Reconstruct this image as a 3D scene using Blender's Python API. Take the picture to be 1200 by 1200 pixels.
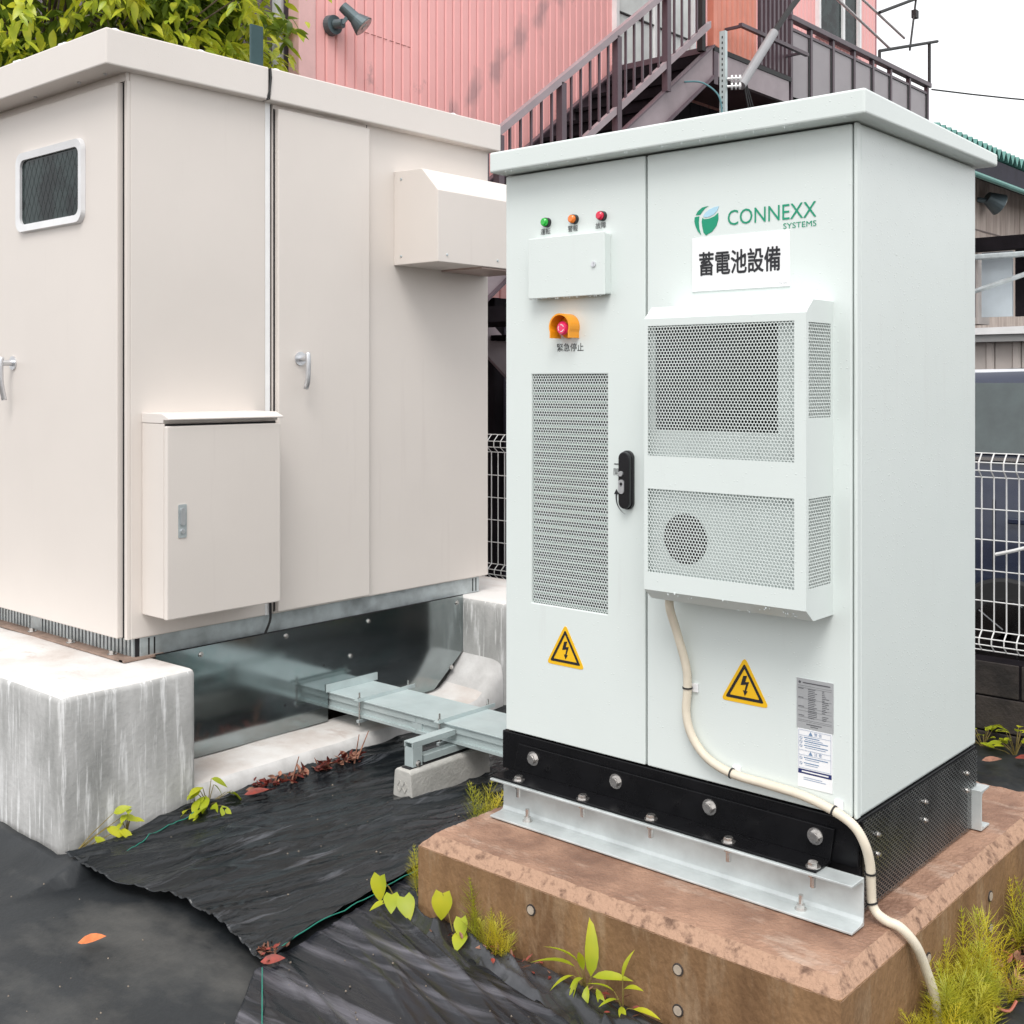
import bpy, bmesh, math, random
import numpy as np
from mathutils import Vector, noise, Matrix

random.seed(7)
R = math.radians
scene = bpy.context.scene
for o in list(bpy.data.objects):
    bpy.data.objects.remove(o, do_unlink=True)
COL = scene.collection

# ------------------------------------------------------------------ camera, sky, sun, exposure
cam_data = bpy.data.cameras.new('camera')
cam = bpy.data.objects.new('camera', cam_data)
COL.objects.link(cam)
cam.location = (1.319, -2.840, 1.631)
cam.rotation_euler = (R(90), 0, R(41.153))
cam_data.sensor_width = 36.0
cam_data.sensor_fit = 'HORIZONTAL'
cam_data.lens = 36.0 * 1373 / 1200
cam_data.shift_y = -0.125
cam_data.clip_start = 0.05
cam_data.clip_end = 2000
scene.camera = cam

SUN_EL, SUN_AZ = 56.0, 148.0            # azimuth measured clockwise from +Y
world = bpy.data.worlds.new('World')
scene.world = world
world.use_nodes = True
wn, wl = world.node_tree.nodes, world.node_tree.links
wn.clear()
w_out = wn.new('ShaderNodeOutputWorld')
w_bg = wn.new('ShaderNodeBackground')
w_sky = wn.new('ShaderNodeTexSky')
w_sky.sky_type = 'NISHITA'
w_sky.sun_disc = False
w_sky.sun_elevation = R(SUN_EL)
w_sky.sun_rotation = R(SUN_AZ)
w_sky.dust_density = 4.0
w_sky.air_density = 1.0
w_hs = wn.new('ShaderNodeHueSaturation')
w_hs.inputs['Saturation'].default_value = 0.10
w_tc = wn.new('ShaderNodeTexCoord')
w_map = wn.new('ShaderNodeMapping')
w_map.inputs['Scale'].default_value = (1, 1, 2.2)
w_noise = wn.new('ShaderNodeTexNoise')
w_noise.inputs['Scale'].default_value = 2.6
w_noise.inputs['Detail'].default_value = 5
w_ramp = wn.new('ShaderNodeValToRGB')
w_ramp.color_ramp.elements[0].position = 0.3
w_ramp.color_ramp.elements[0].color = (7.2, 7.35, 7.6, 1)
w_ramp.color_ramp.elements[1].position = 0.7
w_ramp.color_ramp.elements[1].color = (9.2, 9.2, 9.2, 1)
w_mix = wn.new('ShaderNodeMix')
w_mix.data_type = 'RGBA'
w_mix.inputs[0].default_value = 0.78     # the cloud deck covers most of the clear sky
wl.new(w_tc.outputs['Generated'], w_map.inputs['Vector'])
wl.new(w_map.outputs[0], w_noise.inputs['Vector'])
wl.new(w_noise.outputs['Fac'], w_ramp.inputs[0])
wl.new(w_sky.outputs[0], w_hs.inputs['Color'])
wl.new(w_hs.outputs[0], w_mix.inputs[6])
wl.new(w_ramp.outputs[0], w_mix.inputs[7])
wl.new(w_mix.outputs[2], w_bg.inputs['Color'])
w_bg.inputs['Strength'].default_value = 0.13
wl.new(w_bg.outputs[0], w_out.inputs['Surface'])

sun_data = bpy.data.lights.new('sun', 'SUN')
sun_data.energy = 1.3
sun_data.angle = R(28)
sun_data.color = (1.0, 0.97, 0.93)
sun = bpy.data.objects.new('sun', sun_data)
COL.objects.link(sun)
_az = R(SUN_AZ)
_d = Vector((math.sin(_az) * math.cos(R(SUN_EL)), math.cos(_az) * math.cos(R(SUN_EL)), math.sin(R(SUN_EL))))
sun.rotation_euler = (-_d).to_track_quat('-Z', 'Y').to_euler()
sun.location = (0, -4, 12)

scene.view_settings.view_transform = 'Standard'
scene.view_settings.look = 'None'
scene.view_settings.gamma = 1.0
scene.view_settings.use_curve_mapping = False
scene.view_settings.exposure = 0.55
scene.cycles.max_bounces = 7
scene.cycles.diffuse_bounces = 4
scene.cycles.glossy_bounces = 3
scene.cycles.transmission_bounces = 3

# ------------------------------------------------------------------ materials
MATS = {}

def mat(name, col, rough=0.5, metal=0.0, var=0.06, vscale=6.0, bump=0.0, bscale=40.0, stretch=(1, 1, 1),
        col2=None, spec=0.5, drops=0.0, rvar=0.0, bstretch=None, coat=0.0, ramp=(0.35, 0.65), dirt_sheen=None, trans=0.0, brot=0.0, bdist=0.01, crot=0.0):
    """procedural Principled material: colour noise, roughness noise, bump noise, optional rain drops, optional second dirt layer"""
    if name in MATS:
        return MATS[name]
    m = bpy.data.materials.new(name)
    m.use_nodes = True
    n, l = m.node_tree.nodes, m.node_tree.links
    b = n['Principled BSDF']
    b.inputs['Roughness'].default_value = rough
    b.inputs['Metallic'].default_value = metal
    b.inputs['Specular IOR Level'].default_value = spec
    if coat:
        b.inputs['Coat Weight'].default_value = coat
        b.inputs['Coat Roughness'].default_value = 0.08
    if trans:
        b.inputs['Transmission Weight'].default_value = trans
    tc = n.new('ShaderNodeNewGeometry')
    mp = n.new('ShaderNodeMapping')
    mp.inputs['Scale'].default_value = stretch
    mp.inputs['Rotation'].default_value = (0, 0, crot)
    l.new(tc.outputs['Position'], mp.inputs['Vector'])
    nz = n.new('ShaderNodeTexNoise')
    nz.inputs['Scale'].default_value = vscale
    nz.inputs['Detail'].default_value = 6
    nz.inputs['Roughness'].default_value = 0.6
    l.new(mp.outputs[0], nz.inputs['Vector'])
    rp = n.new('ShaderNodeValToRGB')
    rp.color_ramp.elements[0].position = ramp[0]
    rp.color_ramp.elements[1].position = ramp[1]
    if col2 is None:
        c0 = tuple(c * (1 - var) for c in col)
        c1 = tuple(min(1, c * (1 + var)) for c in col)
    else:
        c0, c1 = col2, col
    rp.color_ramp.elements[0].color = (*c0, 1)
    rp.color_ramp.elements[1].color = (*c1, 1)
    l.new(nz.outputs['Fac'], rp.inputs[0])
    cout = rp.outputs[0]
    if dirt_sheen:
        dcol, dscale, dstr, lo, hi = dirt_sheen
        mp2 = n.new('ShaderNodeMapping')
        mp2.inputs['Scale'].default_value = dstr
        mp2.inputs['Rotation'].default_value = (0, 0, crot)
        mp2.inputs['Location'].default_value = (3.1, 1.7, 0.4)
        l.new(tc.outputs['Position'], mp2.inputs['Vector'])
        n2 = n.new('ShaderNodeTexNoise')
        n2.inputs['Scale'].default_value = dscale
        n2.inputs['Detail'].default_value = 8
        n2.inputs['Roughness'].default_value = 0.65
        l.new(mp2.outputs[0], n2.inputs['Vector'])
        r2 = n.new('ShaderNodeMapRange')
        r2.inputs['From Min'].default_value = lo
        r2.inputs['From Max'].default_value = hi
        l.new(n2.outputs['Fac'], r2.inputs['Value'])
        mx = n.new('ShaderNodeMix')
        mx.data_type = 'RGBA'
        l.new(r2.outputs[0], mx.inputs[0])
        l.new(cout, mx.inputs[6])
        mx.inputs[7].default_value = (*dcol, 1)
        cout = mx.outputs[2]
    l.new(cout, b.inputs['Base Color'])
    if rvar:
        mr = n.new('ShaderNodeMapRange')
        mr.inputs['From Min'].default_value = 0.3
        mr.inputs['From Max'].default_value = 0.7
        mr.inputs['To Min'].default_value = max(0.03, rough - rvar)
        mr.inputs['To Max'].default_value = min(1, rough + rvar)
        l.new(nz.outputs['Fac'], mr.inputs['Value'])
        l.new(mr.outputs[0], b.inputs['Roughness'])
    nrm = None
    if bump:
        mpb = n.new('ShaderNodeMapping')
        mpb.inputs['Scale'].default_value = bstretch or stretch
        mpb.inputs['Rotation'].default_value = (0, 0, brot)
        l.new(tc.outputs['Position'], mpb.inputs['Vector'])
        nb = n.new('ShaderNodeTexNoise')
        nb.inputs['Scale'].default_value = bscale
        nb.inputs['Detail'].default_value = 5
        l.new(mpb.outputs[0], nb.inputs['Vector'])
        bp = n.new('ShaderNodeBump')
        bp.inputs['Strength'].default_value = bump
        bp.inputs['Distance'].default_value = bdist
        l.new(nb.outputs['Fac'], bp.inputs['Height'])
        nrm = bp.outputs[0]
    if drops:
        vo = n.new('ShaderNodeTexVoronoi')
        vo.inputs['Scale'].default_value = 120
        vo.inputs['Randomness'].default_value = 1.0
        l.new(tc.outputs['Position'], vo.inputs['Vector'])
        # only a fifth of the cells carry a drop, size differs per cell
        sx = n.new('ShaderNodeSeparateColor')
        l.new(vo.outputs['Color'], sx.inputs[0])
        md = n.new('ShaderNodeMapRange')
        md.inputs['From Min'].default_value = 0.62
        md.inputs['From Max'].default_value = 1.0
        md.inputs['To Min'].default_value = 0.0
        md.inputs['To Max'].default_value = 0.34
        l.new(sx.outputs[0], md.inputs['Value'])
        sb = n.new('ShaderNodeMath')
        sb.operation = 'SUBTRACT'
        sb.use_clamp = True
        l.new(md.outputs[0], sb.inputs[0])
        l.new(vo.outputs['Distance'], sb.inputs[1])
        bd = n.new('ShaderNodeBump')
        bd.inputs['Strength'].default_value = drops
        bd.inputs['Distance'].default_value = 0.012
        l.new(sb.outputs[0], bd.inputs['Height'])
        if nrm:
            l.new(nrm, bd.inputs['Normal'])
        nrm = bd.outputs[0]
    if nrm:
        l.new(nrm, b.inputs['Normal'])
    MATS[name] = m
    return m

cab_white = mat('cabinet_paint', (0.70, 0.755, 0.735), 0.34, var=0.012, vscale=2.5, bump=0.03, bscale=260, drops=0.30,
                dirt_sheen=((0.655, 0.69, 0.675), 3.0, (5, 5, 0.5), 0.62, 0.85))
cab_plain = mat('cabinet_paint_plain', (0.70, 0.755, 0.735), 0.36, var=0.012, vscale=3, bump=0.03, bscale=260)
beige = mat('enclosure_paint', (0.70, 0.645, 0.60), 0.42, var=0.02, vscale=1.6, bump=0.03, bscale=220,
            dirt_sheen=((0.64, 0.58, 0.54), 2.2, (6, 6, 0.35), 0.60, 0.86))
beige_roof = mat('enclosure_roof_paint', (0.72, 0.67, 0.63), 0.42, var=0.02, vscale=1.6, bump=0.03, bscale=220, drops=0.2)
black_gap = mat('dark_gap', (0.012, 0.011, 0.013), 0.8, var=0.1)
seal_white = mat('seal_white', (0.86, 0.86, 0.86), 0.45)
black_paint = mat('black_paint', (0.006, 0.006, 0.007), 0.28, var=0.2, vscale=9, bump=0.03, bscale=90, rvar=0.08, spec=0.22)
black_plastic = mat('black_plastic', (0.012, 0.012, 0.014), 0.18, var=0.1)
galv = mat('galvanised_steel', (0.50, 0.55, 0.56), 0.42, 0.55, var=0.18, vscale=11, bump=0.06, bscale=60, rvar=0.12)
galv_beam = mat('galvanised_beam', (0.58, 0.62, 0.62), 0.45, 0.35, var=0.14, vscale=7, bump=0.05, bscale=60, rvar=0.1,
                dirt_sheen=((0.42, 0.46, 0.46), 6, (1, 1, 2), 0.58, 0.8))
galv_mirror = mat('galvanised_plate', (0.33, 0.37, 0.375), 0.10, 0.97, var=0.16, vscale=1.4, bump=0.010, bscale=4, rvar=0.05,
                  dirt_sheen=((0.20, 0.30, 0.295), 1.5, (1, 1.3, 1.6), 0.52, 0.72))
duct_paint = mat('duct_paint', (0.47, 0.545, 0.545), 0.35, 0.15, var=0.07, vscale=8, bump=0.04, bscale=120,
                 dirt_sheen=((0.56, 0.62, 0.62), 4, (1, 1, 1), 0.55, 0.8))
bolt_steel = mat('stainless_bolt', (0.62, 0.60, 0.58), 0.25, 0.95, var=0.1, vscale=60)
alu = mat('brushed_aluminium', (0.66, 0.67, 0.69), 0.3, 0.8, var=0.06, vscale=30)
white_frame = mat('white_window_frame', (0.74, 0.74, 0.75), 0.35, 0.1)
dark_glass = mat('dark_glass', (0.020, 0.034, 0.034), 0.05, vscale=7, col2=(0.004, 0.008, 0.009), ramp=(0.42, 0.55), spec=0.16)
wire_grey = mat('glass_wire', (0.045, 0.055, 0.055), 0.5, 0.2)
text_black = mat('print_black', (0.012, 0.012, 0.016), 0.5)
text_grey = mat('print_grey', (0.10, 0.10, 0.11), 0.5)
text_navy = mat('print_navy', (0.02, 0.03, 0.13), 0.5)
text_blue = mat('print_blue', (0.16, 0.26, 0.42), 0.5)
logo_green = mat('logo_green', (0.0, 0.29, 0.16), 0.45, var=0.05)
logo_blue = mat('logo_light_blue', (0.42, 0.66, 0.80), 0.45, var=0.03)
sign_white = mat('sign_white', (0.86, 0.86, 0.87), 0.3, var=0.01)
sign_yellow = mat('sign_yellow', (0.86, 0.50, 0.012), 0.4, var=0.03)
plate_grey = mat('plate_silver', (0.47, 0.48, 0.49), 0.4, 0.3, var=0.05, vscale=20)
lens_green = mat('lens_green', (0.0, 0.48, 0.03), 0.15, coat=0.6, var=0.05)
lens_orange = mat('lens_orange', (0.90, 0.20, 0.01), 0.15, coat=0.6, var=0.05)
lens_red = mat('lens_red', (0.72, 0.003, 0.05), 0.15, coat=0.6, var=0.05)
guard_yellow = mat('guard_yellow', (0.88, 0.34, 0.01), 0.35, var=0.05)
estop_pink = mat('button_red', (0.82, 0.02, 0.13), 0.3, coat=0.4, var=0.05)
hose_cream = mat('hose_cream', (0.70, 0.63, 0.51), 0.5, var=0.06, vscale=20)
rubber = mat('black_rubber', (0.015, 0.015, 0.016), 0.6)
conc_white = mat('streaked_concrete', (0.54, 0.535, 0.525), 0.85, vscale=2.0, stretch=(2.4, 2.4, 0.9), col2=(0.30, 0.30, 0.29),
                 bump=0.22, bscale=45, bstretch=(1, 1, 1), ramp=(0.34, 0.62),
                 dirt_sheen=((0.72, 0.72, 0.715), 4.5, (8, 8, 0.6), 0.53, 0.64))
conc_side = mat('kerb_concrete', (0.60, 0.59, 0.58), 0.85, vscale=4.0, stretch=(2, 2, 1), col2=(0.44, 0.43, 0.42), bump=0.15, bscale=45)
conc_top = mat('bleached_concrete', (0.66, 0.64, 0.62), 0.85, vscale=3.0, col2=(0.50, 0.44, 0.40), bump=0.2, bscale=60,
               ramp=(0.3, 0.55), dirt_sheen=((0.40, 0.30, 0.26), 2.5, (1.4, 3, 1), 0.60, 0.78))
brown_side = mat('brown_stained_concrete', (0.275, 0.155, 0.072), 0.8, vscale=3.0, stretch=(2.2, 2.2, 0.8), col2=(0.13, 0.065, 0.026),
                 bump=0.5, bscale=70, bstretch=(1, 1, 0.6), ramp=(0.28, 0.66),
                 dirt_sheen=((0.33, 0.225, 0.135), 5.0, (3.5, 3.5, 0.8), 0.52, 0.78))
brown_top = mat('brown_concrete_top', (0.37, 0.215, 0.145), 0.62, vscale=5.5, col2=(0.15, 0.075, 0.048), bump=0.55, bscale=110,
                ramp=(0.27, 0.60), dirt_sheen=((0.47, 0.345, 0.27), 3.4, (1, 2.4, 1), 0.53, 0.70), rvar=0.15)
block_conc = mat('pale_concrete', (0.46, 0.45, 0.42), 0.8, var=0.14, vscale=9, bump=0.25, bscale=90)
plug = mat('tie_plug', (0.40, 0.33, 0.26), 0.8, var=0.15, vscale=60)
sheet_mat = mat('weed_sheet', (0.028, 0.031, 0.034), 0.42, vscale=1.7, col2=(0.012, 0.014, 0.016), bump=0.25, bscale=60, bdist=0.004,
                rvar=0.14, spec=0.34, ramp=(0.3, 0.7), dirt_sheen=((0.085, 0.083, 0.078), 1.5, (1, 1.6, 1), 0.50, 0.74))
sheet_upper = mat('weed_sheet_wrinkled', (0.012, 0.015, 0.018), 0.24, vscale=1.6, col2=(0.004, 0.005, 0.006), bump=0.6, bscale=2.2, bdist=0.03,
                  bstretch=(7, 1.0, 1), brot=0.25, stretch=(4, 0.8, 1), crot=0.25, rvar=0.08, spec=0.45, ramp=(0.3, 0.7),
                  dirt_sheen=((0.115, 0.12, 0.135), 2.8, (8, 0.6, 1), 0.60, 0.72))  # pale streaks along the wrinkles: dust plus highlights painted into the colour
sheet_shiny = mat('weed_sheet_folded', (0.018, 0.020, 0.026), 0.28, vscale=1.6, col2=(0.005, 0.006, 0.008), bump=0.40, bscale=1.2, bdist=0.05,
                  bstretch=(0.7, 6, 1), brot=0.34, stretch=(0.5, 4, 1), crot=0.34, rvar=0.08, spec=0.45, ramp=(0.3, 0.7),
                  dirt_sheen=((0.17, 0.165, 0.19), 1.7, (0.35, 6, 1), 0.52, 0.72))  # light fold streaks mix dust with sheen put into the base colour
sheet_crumple = mat('weed_sheet_crumpled', (0.030, 0.032, 0.036), 0.25, vscale=4.0, col2=(0.012, 0.013, 0.015), bump=0.10, bscale=30, bdist=0.008,
                    rvar=0.06, spec=0.5, dirt_sheen=((0.075, 0.076, 0.085), 3, (1, 1, 1), 0.50, 0.75))  # paler crumple patches: dust and fold highlights painted as colour
thread_green = mat('green_thread', (0.02, 0.22, 0.16), 0.6)
soil = mat('soil', (0.055, 0.042, 0.03), 0.95, vscale=7, var=0.4, bump=0.6, bscale=40)
pink = mat('pink_siding', (0.84, 0.415, 0.40), 0.42, var=0.035, vscale=2.0, bump=0.02, bscale=90,
           dirt_sheen=((0.40, 0.215, 0.215), 1.15, (1.5, 1.5, 1.2), 0.66, 0.74))
def soot_marks(m, origin):
    """a slanting row of sooty blotches on the siding (they belong to the wall, where a rail once stood)"""
    n, l = m.node_tree.nodes, m.node_tree.links
    bs = n['Principled BSDF']
    src = bs.inputs['Base Color'].links[0].from_socket
    tc = n.new('ShaderNodeNewGeometry')
    sp = n.new('ShaderNodeSeparateXYZ')
    l.new(tc.outputs['Position'], sp.inputs[0])
    def math_(op, a, b_):
        q = n.new('ShaderNodeMath')
        q.operation = op
        for i, v in enumerate((a, b_)):
            if isinstance(v, (int, float)):
                q.inputs[i].default_value = v
            else:
                l.new(v, q.inputs[i])
        return q.outputs[0]
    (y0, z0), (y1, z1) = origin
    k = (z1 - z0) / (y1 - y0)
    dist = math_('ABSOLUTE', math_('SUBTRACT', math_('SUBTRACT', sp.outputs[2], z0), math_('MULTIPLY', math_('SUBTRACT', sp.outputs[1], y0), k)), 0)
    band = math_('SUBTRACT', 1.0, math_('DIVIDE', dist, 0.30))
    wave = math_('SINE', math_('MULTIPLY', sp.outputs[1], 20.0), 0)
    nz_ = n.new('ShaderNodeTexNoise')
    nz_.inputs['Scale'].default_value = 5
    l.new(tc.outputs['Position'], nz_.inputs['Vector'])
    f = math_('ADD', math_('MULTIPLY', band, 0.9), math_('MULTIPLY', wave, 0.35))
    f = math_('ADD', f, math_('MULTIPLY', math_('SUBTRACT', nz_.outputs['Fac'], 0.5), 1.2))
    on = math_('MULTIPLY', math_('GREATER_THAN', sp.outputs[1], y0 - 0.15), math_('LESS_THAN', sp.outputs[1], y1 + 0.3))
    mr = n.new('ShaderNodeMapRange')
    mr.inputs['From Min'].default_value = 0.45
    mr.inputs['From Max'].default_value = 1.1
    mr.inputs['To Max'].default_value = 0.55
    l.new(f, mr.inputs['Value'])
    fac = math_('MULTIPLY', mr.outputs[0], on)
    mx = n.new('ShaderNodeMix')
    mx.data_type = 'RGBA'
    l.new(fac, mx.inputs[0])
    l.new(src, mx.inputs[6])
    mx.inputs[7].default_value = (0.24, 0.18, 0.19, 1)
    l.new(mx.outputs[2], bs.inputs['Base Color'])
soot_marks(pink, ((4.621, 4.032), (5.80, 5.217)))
pink_groove = mat('pink_groove', (0.36, 0.13, 0.14), 0.6, var=0.08)
orange_panel = mat('orange_siding', (0.62, 0.22, 0.15), 0.45, var=0.06)
mauve = mat('brown_steel', (0.092, 0.064, 0.078), 0.42, 0.1, var=0.12, vscale=6, bump=0.05, bscale=60)
mauve_lt = mat('faded_brown_steel', (0.30, 0.245, 0.262), 0.40, 0.1, var=0.12, vscale=3, bump=0.05, bscale=60,
               dirt_sheen=((0.10, 0.08, 0.10), 2.2, (1, 1, 1), 0.66, 0.76))
step_dark = mat('step_dark', (0.008, 0.006, 0.008), 0.8, var=0.35, vscale=8, bump=0.2, bscale=30, spec=0.1)
dark_wood = mat('dark_boards', (0.010, 0.008, 0.010), 0.8, var=0.3, vscale=6, spec=0.1)
panel_mauve = mat('balcony_panel', (0.27, 0.235, 0.25), 0.35, var=0.06, vscale=3)
win_white = mat('sash_white', (0.78, 0.78, 0.78), 0.4)
pale_glass = mat('frosted_glass', (0.64, 0.67, 0.65), 0.25, var=0.14, vscale=3, spec=0.7)
lamp_grey = mat('lamp_grey', (0.10, 0.135, 0.15), 0.4, 0.3, var=0.1)
lamp_lens = mat('lamp_lens', (0.35, 0.36, 0.34), 0.1, var=0.3, vscale=40, spec=0.8)
fence_white = mat('fence_white', (0.74, 0.74, 0.73), 0.45, var=0.05)
dark_block = mat('dark_blocks', (0.050, 0.040, 0.035), 0.9, vscale=5, col2=(0.018, 0.015, 0.014), bump=0.5, bscale=60, ramp=(0.35, 0.62))
car_blue = mat('car_paint_blue', (0.007, 0.014, 0.042), 0.25, 0.2, coat=1.0, var=0.05)
car_glass = mat('car_glass', (0.045, 0.062, 0.062), 0.03, var=0.2, spec=0.9)
tail_red = mat('tail_red', (0.60, 0.02, 0.06), 0.15, coat=0.5)
chrome = mat('chrome', (0.7, 0.7, 0.72), 0.12, 1.0)
wood_grey = mat('weathered_boards', (0.64, 0.55, 0.49), 0.85, vscale=5, stretch=(3, 3, 0.35), col2=(0.40, 0.32, 0.28), bump=0.3,
                bscale=40, ramp=(0.3, 0.7))
beige_wall = mat('beige_sheet', (0.50, 0.45, 0.42), 0.6, var=0.05)
roof_teal = mat('teal_roof', (0.10, 0.26, 0.23), 0.45, var=0.12)
soffit = mat('soffit_dark', (0.020, 0.018, 0.03), 0.8, var=0.2)
panel_blue = mat('pale_blue_panel', (0.50, 0.56, 0.60), 0.4, var=0.05)
asphalt = mat('yard_asphalt', (0.06, 0.06, 0.062), 0.9, var=0.2, vscale=4, bump=0.3, bscale=70)
bark = mat('bark', (0.10, 0.075, 0.055), 0.9, var=0.3, vscale=9, bump=0.6, bscale=30)
pvc_grey = mat('grey_pipe', (0.30, 0.30, 0.31), 0.4, var=0.05)
porcelain = mat('porcelain', (0.70, 0.70, 0.70), 0.2, coat=0.4)

def leaf_mat(name, col, col2, rough=0.45):
    m = bpy.data.materials.new(name)
    m.use_nodes = True
    n, l = m.node_tree.nodes, m.node_tree.links
    b = n['Principled BSDF']
    b.inputs['Roughness'].default_value = rough
    tc = n.new('ShaderNodeNewGeometry')
    nz = n.new('ShaderNodeTexNoise')
    nz.inputs['Scale'].default_value = 7
    nz.inputs['Detail'].default_value = 3
    l.new(tc.outputs['Position'], nz.inputs['Vector'])
    rp = n.new('ShaderNodeValToRGB')
    rp.color_ramp.elements[0].position = 0.36
    rp.color_ramp.elements[1].position = 0.64
    rp.color_ramp.elements[0].color = (*col2, 1)
    rp.color_ramp.elements[1].color = (*col, 1)
    l.new(nz.outputs['Fac'], rp.inputs[0])
    l.new(rp.outputs[0], b.inputs['Base Color'])
    tr = n.new('ShaderNodeBsdfTranslucent')
    l.new(rp.outputs[0], tr.inputs['Color'])
    ms = n.new('ShaderNodeMixShader')
    ms.inputs[0].default_value = 0.35
    l.new(b.outputs[0], ms.inputs[1])
    l.new(tr.outputs[0], ms.inputs[2])
    l.new(ms.outputs[0], n['Material Output'].inputs['Surface'])
    return m

leaf_yellow = leaf_mat('leaf_young', (0.62, 0.62, 0.05), (0.32, 0.42, 0.03), 0.38)
leaf_green = leaf_mat('leaf_old', (0.20, 0.28, 0.025), (0.09, 0.15, 0.015), 0.38)
weed_leaf = leaf_mat('weed_leaf', (0.60, 0.58, 0.03), (0.38, 0.45, 0.02))
horsetail_m = leaf_mat('horsetail_green', (0.66, 0.56, 0.04), (0.38, 0.40, 0.03))
stem_m = mat('weed_stem', (0.20, 0.15, 0.04), 0.7)
leaf_orange = mat('dry_leaf_orange', (0.62, 0.17, 0.05), 0.6, var=0.2, vscale=40)
leaf_red = mat('dry_leaf_red', (0.30, 0.050, 0.035), 0.6, vscale=30, col2=(0.13, 0.04, 0.03), ramp=(0.35, 0.6))
leaf_brown = mat('dry_leaf_brown', (0.30, 0.14, 0.09), 0.7, var=0.4, vscale=30)

# ------------------------------------------------------------------ helpers
def wloc(o):
    v = Vector((0, 0, 0))
    while o is not None:
        v = v + o.location
        o = o.parent
    return v

def tag(o, label, cat, group=None):
    o['label'] = label
    o['category'] = cat
    if group:
        o['group'] = group
    return o

def thing(name, loc, label, cat, group=None):
    e = bpy.data.objects.new(name, None)
    e.empty_display_size = 0.1
    COL.objects.link(e)
    e.location = loc
    return tag(e, label, cat, group)

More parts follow.
